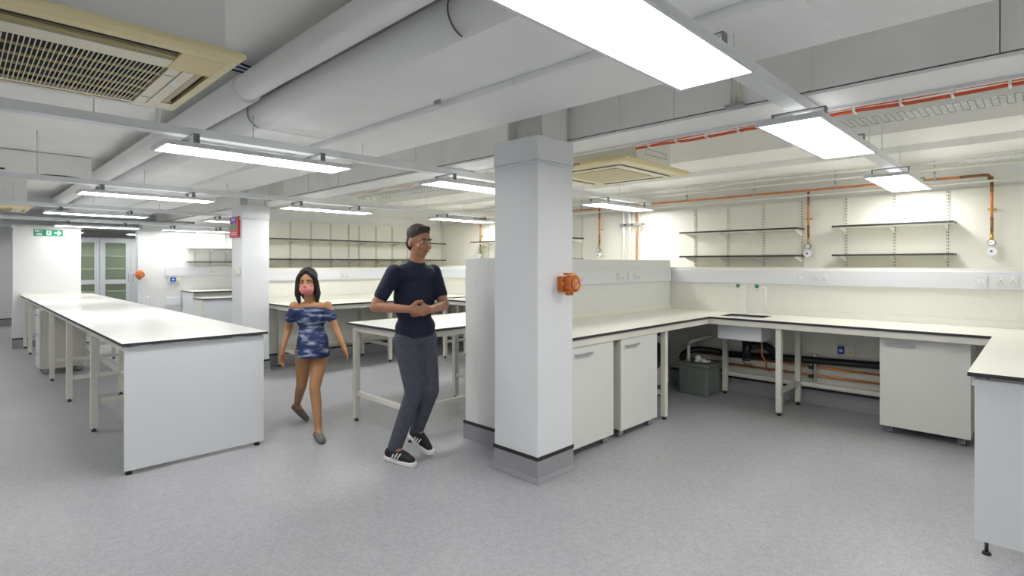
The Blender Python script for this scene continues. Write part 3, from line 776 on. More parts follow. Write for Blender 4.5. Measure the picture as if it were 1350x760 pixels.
# ---- near table behind the man
t = thing('lab_table', 'white topped lab table behind the walking man', 'table', (3.4, 4.08, 0))
worktop(t, rect(2.525, 5.05, 3.585, 4.587), m='topw')
for x in (2.575, 3.75, 4.95):
    for y in (3.66, 4.51): leg(t, x, y)
    bar(t, 'stretcher', x-.018, x+.018, 3.688, 4.482, .235, .275)
bar(t, 'apron_rail', 2.56, 5.02, 3.635, 3.675, .825, .8795); bar(t, 'apron_rail', 2.56, 5.02, 4.495, 4.535, .825, .8795); bar(t, 'apron_rail', 2.552, 2.592, 3.676, 4.494, .825, .8795)
bar(t, 'stretcher', 2.602, 3.722, 3.642, 3.678, .235, .275); bar(t, 'stretcher', 3.777, 4.922, 3.642, 3.678, .235, .275)

# ---- bench along the middle wall
t = thing('wall_bench', 'cream lab bench along the far shelf wall behind the two people', 'bench', (4.9, 7.3, 0))
worktop(t, rect(2.99, XS-.01, 6.80, YS-.014))
B(2.99, XS-.02, YS-.030, YS-.014, .9005, .955).build('upstand', 'top', t)
bar(t, 'apron_rail', 3.02, XS-.02, 6.83, 6.87, .825, .8795); bar(t, 'apron_rail', 3.02, 3.06, 6.88, YS-.04, .825, .8795)
for x in (3.185, 4.475, 5.75):
    for y in (6.88, 7.66): leg(t, x, y)
    bar(t, 'stretcher', x-.018, x+.018, 6.908, 7.632, .225, .265)
bar(t, 'stretcher', 3.212, 4.447, 7.642, 7.678, .225, .265); bar(t, 'stretcher', 4.502, 5.722, 7.642, 7.678, .225, .265)
# ---- bench on the right wall of the middle bay
t = thing('side_bench', 'cream lab bench on the right side of the middle bay beyond the low partition', 'bench', (5.7, 5.5, 0))
worktop(t, rect(5.19, XS-.014, 4.65, 6.62))
bar(t, 'apron_rail', 5.21, 5.25, 4.68, 6.60, .825, .8795); bar(t, 'apron_rail', 5.26, XS-.03, 6.55, 6.59, .825, .8795)
for y in (4.75, 6.55):
    for x in (5.245, 5.66): leg(t, x, y)
    bar(t, 'stretcher', 5.272, 5.633, y-.018, y+.018, .225, .265)
bar(t, 'stretcher', 5.642, 5.678, 4.777, 6.523, .225, .265)

# ---- left bay: bench with cupboards, lower drawer unit, stool
t = thing('bay_bench', 'cream bench top on a white cupboard against the left bay wall', 'bench', (3.9, 12.1, 0))
worktop(t, rect(3.20, 5.0, 11.72, YE-.014))
B(3.22, 3.24, 11.76, YE-.02, .03, .8795).build('end_panel', 'panel', t)
B(3.26, 4.95, 11.80, 12.3, .10, .875).build('cupboard', 'cabside', t)
for k in range(3): 
    d = B(3.28+.56*k, 3.82+.56*k, 11.778, 11.799, .12, .80).build('door', 'cab', t)
    B(3.50+.56*k, 3.70+.56*k, 11.76, 11.777, .73, .745).build('handle', 'chrome', d)
t = thing('low_unit', 'low white unit with a dark edged top in front of the bay bench', 'cabinet', (3.6, 11.2, 0))
worktop(t, rect(3.15, 4.2, 10.95, 11.55), .78, .80, 'topw')
B(3.17, 4.18, 10.98, 11.52, .06, .7795).build('body', 'panel', t)
B(3.16, 3.169, 11.0, 11.5, .10, .76).build('side_door', 'cab', t); B(3.2, 4.15, 11.0, 11.5, 0, .06).build('plinth', 'slot', t)
t = thing('lab_stool', 'black stool seat just showing behind the left island bench', 'stool', (2.42, 9.0, 0))
m = MB(); m.cyl((2.42, 9.0, .60), (2.42, 9.0, .645), .17, .175, n=24); m.build('seat', 'black', t)
MB().cyl((2.42, 9.0, .07), (2.42, 9.0, .60), .025, n=12).build('stem', 'chrome', t)
for k in range(5):
    a = 2*math.pi*k/5; MB().tube([(2.42, 9.0, .09), (2.42+.24*math.cos(a), 9.0+.24*math.sin(a), .03)], .016, n=8).build('foot', 'black', t)

# ================================================================ GLASS FRONTED CABINETS at the far end
YC = 16.6
def glass_cab(x0, x1, label):
    t = thing('glass_cabinet', label, 'cabinet', ((x0+x1)/2, YC+.25, 0), 'tall glass fronted cabinets')
    b = MB(); b.box(x0, x1, YC+.42, YC+.44, 0, 2.08); b.box(x0, x0+.018, YC+.026, YC+.419, 0, 2.08); b.box(x1-.018, x1, YC+.026, YC+.419, 0, 2.08)
    b.box(x0+.019, x1-.019, YC+.026, YC+.419, 2.0, 2.08); b.box(x0+.019, x1-.019, YC+.026, YC+.419, 0, .08)
    b.build('carcass', 'cabw', t)
    for z in (.42, .74, 1.02, 1.30, 1.62): B(x0+.02, x1-.02, YC+.03, YC+.41, z, z+.025).build('shelf', 'signw', t)
    xm = (x0+x1)/2
    for k, (a, c) in enumerate(((x0, xm-.002), (xm+.002, x1))):
        st = .105
        d = MB(); d.box(a, a+st, YC, YC+.024, .09, 2.08); d.box(c-st, c, YC, YC+.024, .09, 2.08)
        for z0, z1 in ((.09, .22), (.935, 1.045), (1.96, 2.08)): d.box(a+st, c-st, YC, YC+.024, z0, z1)
        dd = d.build('door', 'cabw', t)
        B(a+st+.001, c-st-.001, YC+.009, YC+.014, .221, .934).build('pane', M_GLASS, dd); B(a+st+.001, c-st-.001, YC+.009, YC+.014, 1.046, 1.959).build('pane', M_GLASS, dd)
        hx = c-.045 if k == 0 else a+.045
        h = MB(); h.box(hx-.006, hx+.006, YC-.03, YC-.02, .98, 1.18)
        for z in (.99, 1.165): h.box(hx-.004, hx+.004, YC-.02, YC, z, z+.008)
        h.build('handle', 'chrome', dd)
def glass_material():
    m = bpy.data.materials.new('green_tinted_glass'); m.use_nodes = True; nt = m.node_tree
    b = nt.nodes['Principled BSDF']; b.inputs['Base Color'].default_value = (.80, .86, .72, 1); b.inputs['Roughness'].default_value = .08
    tr = nt.nodes.new('ShaderNodeBsdfTransparent'); tr.inputs[0].default_value = (.90, .94, .84, 1)
    mx = nt.nodes.new('ShaderNodeMixShader'); mx.inputs[0].default_value = .10
    nt.links.new(tr.outputs[0], mx.inputs[1]); nt.links.new(b.outputs[0], mx.inputs[2]); nt.links.new(mx.outputs[0], nt.nodes['Material Output'].inputs[0])
    return m
M_GLASS = glass_material()
glass_cab(1.225, 2.487, 'glass fronted cabinet half hidden behind the fire exit wall')
glass_cab(2.495, 3.757, 'glass fronted cabinet with twin bar handles seen through the bay opening')
t = thing('roller_shutter', 'grey slatted shutter above the glass fronted cabinets', 'shutter', (2.3, YC+.1, 2.05))
for i in range(4):
    z = 2.10+.055*i; B(1.2, 3.8, YC+.05, YC+.07-.006*(i % 2), z, z+.052).build('slat', 'shutter', t)

# ================================================================ WALL SHELVES
SL = mat('shelf_underside', (.83, .83, .76), .4)
def upright(pos, z0, z1, axis, label, group):
    """slotted twin channel upright; axis 'x' on the right wall, 'y' on walls facing -Y"""
    wd = .026
    if axis == 'x':
        x = XW-.021; t = thing('slotted_upright', label, 'upright', (x, pos, z0), group)
        B(x-.014, x, pos-wd/2, pos+wd/2, z0, z1).build('channel', 'upright', t)
        m = MB(); n = int((z1-z0)/.032)
        for i in range(n):
            for s in (-1, 1): m.box(x-.0152, x-.0138, pos+s*.006-.003, pos+s*.006+.003, z0+.014+i*.032, z0+.030+i*.032)
    else:
        y = axis; t = thing('slotted_upright', label, 'upright', (pos, y, z0), group)
        B(pos-wd/2, pos+wd/2, y-.014, y, z0, z1).build('channel', 'upright', t)
        m = MB(); n = int((z1-z0)/.032)
        for i in range(n):
            for s in (-1, 1): m.box(pos+s*.006-.003, pos+s*.006+.003, y-.0152, y-.0138, z0+.014+i*.032, z0+.030+i*.032)
    o = m.build('slots', 'slot', t); o['kind'] = 'stuff'
def shelf(a0, a1, z, axis, brks, label, group, depth=.27):
    th = .020
    if axis == 'x':
        x1 = XW-.037; x0 = x1-depth; t = thing('wall_shelf', label, 'shelf', (x1, (a0+a1)/2, z), group)
        m = MB(); m.box(x0, x1, a0, a1, z-th, z, 0, 1); m.build('board', [SL, 'edge'], t)
        for b in brks:
            MB().prism([(x1, z-th-.001), (x0+.02, z-th-.001), (x0+.02, z-th-.014), (x1-.02, z-th-.060), (x1, z-th-.060)], 'y', b-.004, b+.004).build('shelf_bracket', 'upright', t)
    else:
        y1 = axis-.016; y0 = y1-depth; t = thing('wall_shelf', label, 'shelf', ((a0+a1)/2, y1, z), group)
        m = MB(); m.box(a0, a1, y0, y1, z-th, z, 0, 1); m.build('board', [SL, 'edge'], t)
        for b in brks:
            MB().prism([(y1, z-th-.001), (y0+.02, z-th-.001), (y0+.02, z-th-.014), (y1-.02, z-th-.060), (y1, z-th-.060)], 'x', b-.004, b+.004).build('shelf_bracket', 'upright', t)
q = .964
def sc_(v): return v*q
ur = [.655, 1.08, 1.505]; ul = [1.94, 2.36, 2.785, 3.21]
un = ['first', 'second', 'third', 'fourth']
for i, y in enumerate(ur): upright(y, 1.402, 2.14, 'x', 'slotted upright of the right hand shelf pair, %s from the right' % un[i], 'uprights of the right hand shelf pair')
for i, y in enumerate(ul): upright(y, 1.402, 2.14, 'x', 'slotted upright of the shelf pair above the sink, %s from the right' % un[i], 'uprights of the shelf pair above the sink')
z_hi, z_lo = 1.838, 1.538
shelf(.585, 1.578, z_hi, 'x', ur, 'upper dark edged shelf of the right hand pair on the right wall', 'right wall shelves')
shelf(.585, 1.578, z_lo, 'x', ur, 'lower dark edged shelf of the right hand pair on the right wall', 'right wall shelves')
shelf(1.915, 3.290, z_hi, 'x', ul, 'upper dark edged shelf above the sink', 'right wall shelves')
shelf(1.915, 3.290, z_lo, 'x', ul, 'lower dark edged shelf above the sink', 'right wall shelves')
# middle bay, right wall
ub = [5.02, 5.7, 6.4, 7.1]
for i, y in enumerate(ub): upright(y, 1.402, 2.14, 'x', 'slotted upright beyond the low partition, %s from the right' % un[i], 'uprights beyond the low partition')
shelf(4.98, 7.28, 1.832, 'x', ub, 'upper dark edged shelf half hidden behind the foreground column', 'middle bay side shelves')
shelf(4.98, 7.28, 1.520, 'x', ub, 'lower dark edged shelf half hidden behind the foreground column', 'middle bay side shelves')
# middle wall
um = [x*q for x in (3.46, 3.81, 4.156, 4.509, 4.851, 5.052, 5.396, 5.742, 6.083, 6.441)]
nm = ['first', 'second', 'third', 'fourth', 'fifth', 'sixth', 'seventh', 'eighth', 'ninth', 'tenth']
for i, x in enumerate(um): upright(x, 1.382, 2.11, YW-.021, 'slotted upright on the far shelf wall, %s from the left' % nm[i], 'uprights on the far shelf wall')
shelf(3.25, 4.775, 1.825, YW-.021, um[:5], 'upper long shelf on the far wall, left half', 'far wall shelves'); shelf(4.777, 6.55, 1.825, YW-.021, um[5:], 'upper long shelf on the far wall, right half', 'far wall shelves')
shelf(3.25, 4.775, 1.518, YW-.021, um[:5], 'lower long shelf on the far wall, left half', 'far wall shelves'); shelf(4.777, 6.55, 1.518, YW-.021, um[5:], 'lower long shelf on the far wall, right half', 'far wall shelves')
# left bay wall
for i, x in enumerate((3.45, 3.74, 4.04, 4.5)): upright(x, 1.40, 2.12, YE-.001, 'slotted upright on the left bay wall, %s from the left' % un[i], 'uprights on the left bay wall')
for z, l in ((1.755, 'upper'), (1.485, 'lower')): shelf(3.30, 4.6, z, YE-.001, (3.45, 3.74, 4.04, 4.5), '%s thin shelf on the left bay wall' % l, 'left bay shelves', .22)

# ================================================================ TRUNKING AND SOCKETS
def trunk_x(y0, y1, z0, z1, label, x=XS):
    t = thing('dado_trunking', label, 'trunking', (x, (y0+y1)/2, z0), 'white dado trunking')
    B(x-.035, x-.0005, y0, y1, z0, z1).build('body', 'trunk', t, bevel=.004)
    B(x-.037, x-.0352, y0+.002, y1-.002, z0+.022, z1-.022).build('cover', 'trunk', t)
def trunk_y(x0, x1, z0, z1, label, y):
    t = thing('dado_trunking', label, 'trunking', ((x0+x1)/2, y, z0), 'white dado trunking')
    B(x0, x1, y-.035, y-.0005, z0, z1).build('body', 'trunk', t, bevel=.004)
    B(x0+.002, x1-.002, y-.037, y-.0352, z0+.022, z1-.022).build('cover', 'trunk', t)
trunk_x(-.6, 3.225, 1.222, 1.372, 'white trunking along the right wall above the sink')
trunk_y(3.06, XS-.04, 1.232, 1.372, 'white trunking along the low partition right of the column', 3.27)
trunk_y(3.0, XS-.01, 1.20, 1.345, 'white trunking on the far shelf wall behind the people', YS)
trunk_x(3.45, 7.70, 1.20, 1.35, 'white trunking on the right side of the middle bay')
trunk_y(2.92, 5.0, 1.19, 1.385, 'white trunking box on the left bay wall', YE)
trunk_y(2.92, 3.18, .60, .77, 'short lower trunking box on the left bay wall', YE)
def plate(axis, a, z, wd, label, switches, base):
    """double or single plate; a is the centre along the trunking"""
    h = .088
    if axis == 'x':
        x = base; t = thing('socket_plate', label, 'socket', (x, a, z), 'white socket and switch plates')
        B(x-.010, x-.0002, a-wd/2, a+wd/2, z-h/2, z+h/2).build('plate', 'socket', t, bevel=.003)
        f = lambda u, v, du, dv, nm, m: B(x-.0125, x-.0102, a+u-du/2, a+u+du/2, z+v-dv/2, z+v+dv/2).build(nm, m, t)
    else:
        y = base; t = thing('socket_plate', label, 'socket', (a, y, z), 'white socket and switch plates')
        B(a-wd/2, a+wd/2, y-.010, y-.0002, z-h/2, z+h/2).build('plate', 'socket', t, bevel=.003)
        f = lambda u, v, du, dv, nm, m: B(a+u-du/2, a+u+du/2, y-.0125, y-.0102, z+v-dv/2, z+v+dv/2).build(nm, m, t)
    if switches:
        for u in (-.012, .012): f(u, 0, .014, .026, 'rocker', 'signw')
        for u in (-wd*.42, wd*.42): f(u, 0, .005, .005, 'screw', 'slot')
    else:
        for s in (-1, 1):
            u = s*wd*.24
            f(u, .022, .016, .022, 'rocker', 'signw')
            f(u, -.002, .006, .009, 'earth_slot', 'slot'); f(u-.011, -.022, .009, .005, 'pin_slot', 'slot'); f(u+.011, -.022, .009, .005, 'pin_slot', 'slot')
tx = XS-.037
plate('x', 1.775, 1.298, .090, 'small switch plate on the trunking below the shelves above the sink', True, tx)
plate('x', 1.605, 1.298, .150, 'double socket on the trunking between the two shelf pairs', False, tx)
plate('x', .376, 1.298, .085, 'small switch plate at right under the wall regulator', True, tx)
plate('x', .215, 1.298, .150, 'double socket at the right edge of the trunking', False, tx)
ty = 3.27-.037
plate('y', 4.25, 1.302, .14, 'socket plate on the low partition close to the column', False, ty)
plate('y', 4.97, 1.302, .13, 'left one of the socket pair at the right end of the low partition', False, ty)
plate('y', 5.14, 1.302, .06, 'slim plate between two sockets on the low partition', True, ty)
plate('y', 5.30, 1.302, .13, 'right one of the socket pair at the right end of the low partition', False, ty)
plate('y', 4.20, 1.275, .14, 'left socket plate on the trunking behind the woman', False, YS-.037)
plate('y', 4.98, 1.275, .16, 'socket plate on the far trunking behind the man', False, YS-.037)
plate('y', 3.80, 1.29, .14, 'socket plate on the left bay trunking', False, YE-.037)
t = thing('isolator_switch', 'bright blue isolator on the left bay wall under the trunking', 'switch', (3.09, YE, 1.07))
B(2.97, 3.19, YE-.03, YE-.0005, 1.06, 1.18).build('back_box', 'clad', t); B(3.00, 3.10, YE-.06, YE-.0305, 1.085, 1.165).build('blue_cover', 'blue', t, bevel=.006)
B(3.03, 3.07, YE-.0635, YE-.0605, 1.11, 1.14).build('rocker', 'signw', t); B(3.13, 3.17, YE-.034, YE-.0305, 1.085, 1.115).build('yellow_label', 'yellow', t)
tag(B(2.60, 2.66, YE-.045, YE-.0005, .60, .80).build('wall_dispenser', 'trunk', bevel=.02), 'small white wall dispenser beside the bay opening', 'dispenser')

# ================================================================ COPPER GAS PIPE AND REGULATORS
t = thing('gas_pipe', 'long copper gas pipe high on the right wall', 'pipe', (6.62, 3, 2.257))
PX = 6.625
MB().tube([(PX, .355, 2.257), (PX, 1.9, 2.257), (PX, 8.2, 2.25)], .0125, n=10).build('main_run', 'copper', t)
MB().tube([(PX, .35, 2.20), (PX, .35, 2.235), (PX, .355, 2.25), (PX, .375, 2.257), (PX, .56, 2.257)], .0145, n=10).build('tarnished_elbow', 'copperd', t)
for i in range(10):
    y = .75+.85*i
    m = MB(); m.cyl((PX, y-.012, 2.257), (PX, y+.012, 2.257), .018, n=10); m.cyl((PX, y, 2.27), (PX, y, 2.44), .004, n=6); m.cyl((PX, y-.010, 2.315), (PX, y+.010, 2.315), .014, n=8)
    m.build('pipe_clip', 'galv', t)
def drop(y, z0, label, tee=True):
    t = thing('gas_outlet', label, 'regulator', (PX, y, z0), 'gas drops with regulators')
    MB().tube([(PX, y, 2.244), (PX, y, 2.03), (PX, y, z0+.17)], .011, n=10).build('drop_pipe', 'copper', t)
    MB().cyl((PX, y, 2.10), (PX, y, 2.235), .0125, n=10).build('tarnished_top', 'copperd', t); MB().cyl((PX, y, z0+.20), (PX, y, z0+.33), .0122, n=10).build('tarnished_length', 'copperd', t)
    m = MB(); m.box(PX-.01, PX+.05, y-.030, y+.030, 1.935, 1.947); m.build('wall_clip', 'brass', t)
    MB().cyl((PX, y, z0+.11), (PX, y, z0+.18), .014, n=8).build('brass_union', 'brass', t)
    g = MB().cyl((PX-.035, y, z0+.098), (PX-.005, y, z0+.098), .031, n=20).build('gauge', 'bracket', t); MB().cyl((PX-.037, y, z0+.098), (PX-.0355, y, z0+.098), .024, n=20).build('dial', 'signw', g)
    B(PX-.0385, PX-.0372, y-.002, y+.014, z0+.096, z0+.101).build('needle', 'slot', g)
    MB().cyl((PX-.05, y, z0+.015), (PX+.0, y, z0+.015), .037, .040, n=20).build('regulator_body', 'white', t); MB().cyl((PX-.0515, y, z0+.018), (PX-.0505, y, z0+.018), .010, n=16).build('regulator_badge', 'blue', t)
    B(PX-.005, PX+.053, y-.012, y+.012, z0+.0, z0+.03).build('wall_boss', 'brass', t)
drop(.335, 1.535, 'copper gas drop with white regulator at the far right of the wall')
drop(1.865, 1.535, 'copper gas drop with white regulator between the two shelf pairs')
drop(4.67, 1.545, 'copper gas drop beyond the low partition right of the column')
drop(7.27, 1.56, 'copper gas drop beside the far corner left of the column')
t = thing('riser_pipes', 'copper riser between white pipes on a strut, right of the lamp', 'pipe', (PX, 4.15, 1.40))
MB().cyl((PX, 4.045, 1.402), (PX, 4.045, 2.25), .0135, n=10).build('copper_riser', 'copper', t)
for y in (4.255, 4.155): MB().cyl((PX, y, 1.402), (PX, y, 2.44), .018, n=10).build('white_pipe', 'white', t)
MB().cyl((PX, 3.995, 1.402), (PX, 3.995, 2.2), .006, n=8).build('thin_pipe', 'white', t)
B(PX-.035, PX-.019, 3.88, 4.30, 1.965, 2.005).build('strut', 'galv', t)
for y in (3.93, 4.10, 4.205): B(PX-.038, PX-.0355, y-.02, y+.02, 1.972, 1.998).build('strut_slot', 'slot', t)

# ================================================================ SIGNS, SOUNDERS
t = thing('fire_exit_sign', 'green fire exit sign with running figure and arrow on the end wall', 'sign', (1.15, YE, 1.93))
sx0_, sx1_, sz0, sz1 = .950, 1.345, 1.925, 2.042; yS = YE-.006
B(sx0_, sx1_, yS, YE-.0005, sz0, sz1).build('board', 'green', t)
text_mesh('Fire\nexit', .062, 'signw', 'lettering', t, (sx0_+.015, yS-.002, sz1-.050), (1,0,0), (0,0,1), (0,-1,0), .0015)
B(sx0_+.17, sx0_+.235, yS-.003, yS-.0005, sz0+.018, sz1-.018).build('figure_panel', 'signw', t)
f = MB(); cx, cz = sx0_+.203, (sz0+sz1)/2; y0_, y1_ = yS-.0055, yS-.0035
def stroke(m, a, b, wd):
    (ax, az), (bx, bz) = a, b; dx, dz = bx-ax, bz-az; L = math.hypot(dx, dz); nx, nz = -dz/L*wd, dx/L*wd
    m.prism([(ax+nx, az+nz), (ax-nx, az-nz), (bx-nx, bz-nz), (bx+nx, bz+nz)], 'y', y0_, y1_)
f.cyl((cx+.006, y0_, cz+.030), (cx+.006, y1_, cz+.030), .007, n=12)
stroke(f, (cx+.002, cz+.022), (cx-.004, cz-.004), .006); stroke(f, (cx, cz+.016), (cx+.017, cz+.006), .003); stroke(f, (cx, cz+.016), (cx-.018, cz+.010), .003)
stroke(f, (cx-.004, cz-.004), (cx+.012, cz-.014), .004); stroke(f, (cx+.012, cz-.014), (cx+.010, cz-.032), .0035); stroke(f, (cx-.004, cz-.004), (cx-.010, cz-.020), .004); stroke(f, (cx-.010, cz-.020), (cx-.024, cz-.024), .0035)
f.build('running_figure', 'green', t)
a = MB(); ax0 = sx0_+.275; cz = (sz0+sz1)/2
y0_, y1_ = yS-.003, yS-.0005
stroke(a, (ax0, cz), (ax0+.075, cz), .011); stroke(a, (ax0+.048, cz+.036), (ax0+.092, cz), .010); stroke(a, (ax0+.048, cz-.036), (ax0+.092, cz), .010)
a.build('arrow', 'signw', t)
# red fire action notice on the far column
t = thing('fire_notice', 'red fire notice with blue and green squares on the far column', 'sign', (2.575, 7.58, 1.78))
xs_ = 2.575
B(xs_-.02, xs_+.004, 7.44, 7.75, 1.785, 2.055).build('board', 'red', t)
B(xs_-.023, xs_-.0205, 7.52, 7.70, 1.975, 2.048).build('blue_square', 'blue', t); B(xs_-.023, xs_-.0205, 7.52, 7.72, 1.885, 1.955).build('green_square', 'green', t)
for z in (1.845, 1.82): B(xs_-.0225, xs_-.0205, 7.50, 7.70, z, z+.006).build('print_line', 'signw', t)
for z in (2.005, 2.022): B(xs_-.0245, xs_-.0232, 7.55, 7.67, z, z+.006).build('print_line', 'signw', t)
t = thing('wall_thermostat', 'small cream box with a yellow face on the far column', 'control box', (2.575, 7.6, 1.3))
B(xs_-.03, xs_+.004, 7.42, 7.55, 1.30, 1.40).build('box', 'clad', t, bevel=.006); B(xs_-.033, xs_-.0305, 7.49, 7.54, 1.325, 1.38).build('yellow_face', 'yellow', t); B(xs_-.045, xs_-.0305, 7.43, 7.47, 1.31, 1.39).build('cover', 'white', t)
# orange sounder beacons
def sounder(x, y, z, label, s=1.0):
    t = thing('alarm_sounder', label, 'alarm', (x, y, z), 'orange alarm sounders')
    B(x-.045*s, x+.030*s, y-.045*s, y-.0005, z-.055*s, z+.050*s).build('back_box', 'sounder', t, bevel=.008*s)
    MB().cyl((x+.010*s, y-.045*s, z), (x+.010*s, y-.115*s, z-.0*s), .055*s, .058*s, n=24).build('horn', 'sounder', t)
    MB().cyl((x+.010*s, y-.1155*s, z), (x+.010*s, y-.125*s, z), .050*s, .038*s, n=24).build('horn_front', 'sounder', t)
    MB().cyl((x-.030*s, y-.06*s, z-.0*s), (x-.085*s, y-.06*s, z), .012*s, n=12).build('cable_gland', 'sounder', t)
    B(x-.035*s, x+.012*s, y-.080*s, y-.046*s, z+.058*s, z+.074*s).build('top_flange', 'sounder', t); B(x+.0125*s, x+.045*s, y-.080*s, y-.046*s, z+.058*s, z+.074*s).build('amber_tab', 'sounder2', t)
    MB().cyl((x+.0*s, y-.07*s, z-.045*s), (x+.0*s, y-.07*s, z-.078*s), .034*s, .026*s, n=16).build('lower_plug', 'sounder', t)
    m = MB(); yy = y-.126*s
    m.prism([(x-.014*s, z-.016*s), (x-.004*s, z-.020*s), (x+.034*s, z+.016*s), (x+.024*s, z+.020*s)], 'y', yy-.001, yy); m.build('blue_mark', 'blue', t)
    B(x-.008*s, x+.028*s, yy-.0008, yy-.0001, z-.024*s, z+.024*s).build('label_patch', 'sounder2', t)
sounder(2.905, 2.364, 1.305, 'orange alarm sounder on the foreground column')
sounder(2.475, YE-.01, 1.23, 'small distant orange sounder beside the bay opening', 1.15)

# ================================================================ PEOPLE
def V(*a): return Vector(a)
class Blob:
    """tapered capsules and ellipsoids fused into one continuous surface"""
    def __init__(s): s.bm = bmesh.new()
    def ell(s, c, r, rot=None):
        m = Matrix.Translation(Vector(c)) @ (rot.to_4x4() if rot else Matrix.Identity(4)) @ Matrix.Diagonal((*(r if isinstance(r, (tuple, list)) else (r, r, r)), 1))
        bmesh.ops.create_uvsphere(s.bm, u_segments=20, v_segments=14, radius=1, matrix=m); return s
    def cap(s, p0, p1, r0, r1=None):
        r1 = r0 if r1 is None else r1; p0 = Vector(p0); p1 = Vector(p1); d = p1-p0
        q = d.to_track_quat('Z', 'Y').to_matrix().to_4x4()
        bmesh.ops.create_cone(s.bm, cap_ends=True, segments=18, radius1=r0, radius2=r1, depth=d.length, matrix=Matrix.Translation((p0+p1)/2) @ q)
        s.ell(p0, r0); s.ell(p1, r1); return s
    def chain(s, pts, rs):
        for a, b, ra, rb in zip(pts[:-1], pts[1:], rs[:-1], rs[1:]): s.cap(a, b, ra, rb)
        return s
    def build(s, name, material, parent, voxel=.008, it=6):
        me = bpy.data.meshes.new(name); s.bm.to_mesh(me); s.bm.free()
        o = bpy.data.objects.new(name+'_src', me); COL.objects.link(o)
        r = o.modifiers.new('r', 'REMESH'); r.mode = 'VOXEL'; r.voxel_size = voxel
        k = o.modifiers.new('s', 'SMOOTH'); k.iterations = it; k.factor = .5
        bpy.context.view_layer.update(); dg = bpy.context.evaluated_depsgraph_get()
        m2 = bpy.data.meshes.new_from_object(o.evaluated_get(dg)); bpy.data.objects.remove(o)
        m2.materials.clear(); m2.materials.append(M[material])
        m2.polygons.foreach_set('use_smooth', [True]*len(m2.polygons))
        ob = bpy.data.objects.new(name, m2); COL.objects.link(ob)
        if parent is not None: ob.parent = parent
        return ob
def frame_rot(f):
    f = Vector(f).normalized(); up = V(0, 0, 1); r = f.cross(up).normalized(); u = r.cross(f)
    return Matrix((r, f, u)).transposed()       # local x=right hand side, y=forward, z=up
def add_head(b, c, f, k=1.0):
    Rm = frame_rot(f); P = lambda x, y, z: Vector(c) + Rm @ (V(x, y, z)*k)
    b.ell(P(0, -.012, .030), (.074*k, .092*k, .088*k), Rm)          # cranium
    b.ell(P(0, .018, -.030), (.060*k, .070*k, .085*k), Rm)          # face
    b.ell(P(0, .040, -.082), (.036*k, .036*k, .026*k), Rm)          # chin
    b.cap(P(0, .088, .004), P(0, .103, -.030), .009*k, .015*k)      # nose
    for sx in (-1, 1):
        b.ell(P(.074*sx, -.012, -.010), (.010*k, .022*k, .033*k), Rm)   # ear
        b.ell(P(.030*sx, .075, .022), (.024*k, .012*k, .008*k), Rm)     # brow
        b.ell(P(.038*sx, .062, -.030), (.022*k, .022*k, .022*k), Rm)    # cheek
    b.ell(P(0, .082, -.060), (.024*k, .010*k, .008*k), Rm)
    return P, Rm
def add_hand(b, wrist, d, n, side, curl=.35, k=1.0):
    """d: along the fingers, n: palm normal, side: +1/-1 thumb side along d x n"""
    d = Vector(d).normalized(); n = (Vector(n) - d*Vector(n).dot(d)).normalized(); t = d.cross(n)*side
    wv = Vector(wrist); pc = wv + d*.050*k
    Rm = Matrix((t, d, n)).transposed()
    b.ell(pc, (.040*k, .052*k, .016*k), Rm); b.cap(wv, wv+d*.03*k, .024*k, .026*k)
    for i, (o, L) in enumerate(((.030, .072), (.010, .082), (-.010, .076), (-.029, .060))):
        p = pc + d*.040*k + t*o*k; ang = 0; pts = [p]
        for j, q in enumerate((.45, .32, .23)):
            ang += curl*(.8+.4*j); p = p + (d*math.cos(ang) + n*math.sin(ang))*L*q*k; pts.append(p)
        b.chain(pts, [.0092*k, .0088*k, .0082*k, .0072*k])
    p = wv + d*.022*k + t*.026*k
    q1 = p + (d*.6 + t*.75 + n*.25).normalized()*.036*k; q2 = q1 + (d*.85 + t*.25 + n*.35).normalized()*.030*k; q3 = q2 + (d*.9 + n*.4).normalized()*.022*k
    b.chain([p, q1, q2, q3], [.013*k, .0115*k, .010*k, .0085*k])
def local_obj(mb, name, mats, parent):
    o = bpy.data.objects.new(name, mb.mesh(name, mats)); COL.objects.link(o); o.parent = parent; return o
def add_eyes(P, parent, k=1.0):
    for sx in (-1, 1):
        m = MB(); m.sphere(tuple(P(.030*sx, .0745, .004)), (.0115*k, .0115*k, .0085*k)); e = local_obj(m, 'eye', 'eye', parent)
        m = MB(); m.sphere(tuple(P(.030*sx, .0805, .004)), .0068*k); local_obj(m, 'iris', 'iris', e)
        m = MB(); m.tube([tuple(P(.012*sx, .090, .022)), tuple(P(.030*sx, .088, .029)), tuple(P(.048*sx, .074, .022))], .0045*k, n=6); local_obj(m, 'eyebrow', 'hair', parent)
def person(label, base, rot):
    o = bpy.data.objects.new('person', None); COL.objects.link(o); o.location = base; o.rotation_euler = (0, 0, rot); WLOC[o.name] = tuple(base)
    return tag(o, label, 'person')
CR = YAW - R(90)                       # local x = picture right, local y = away

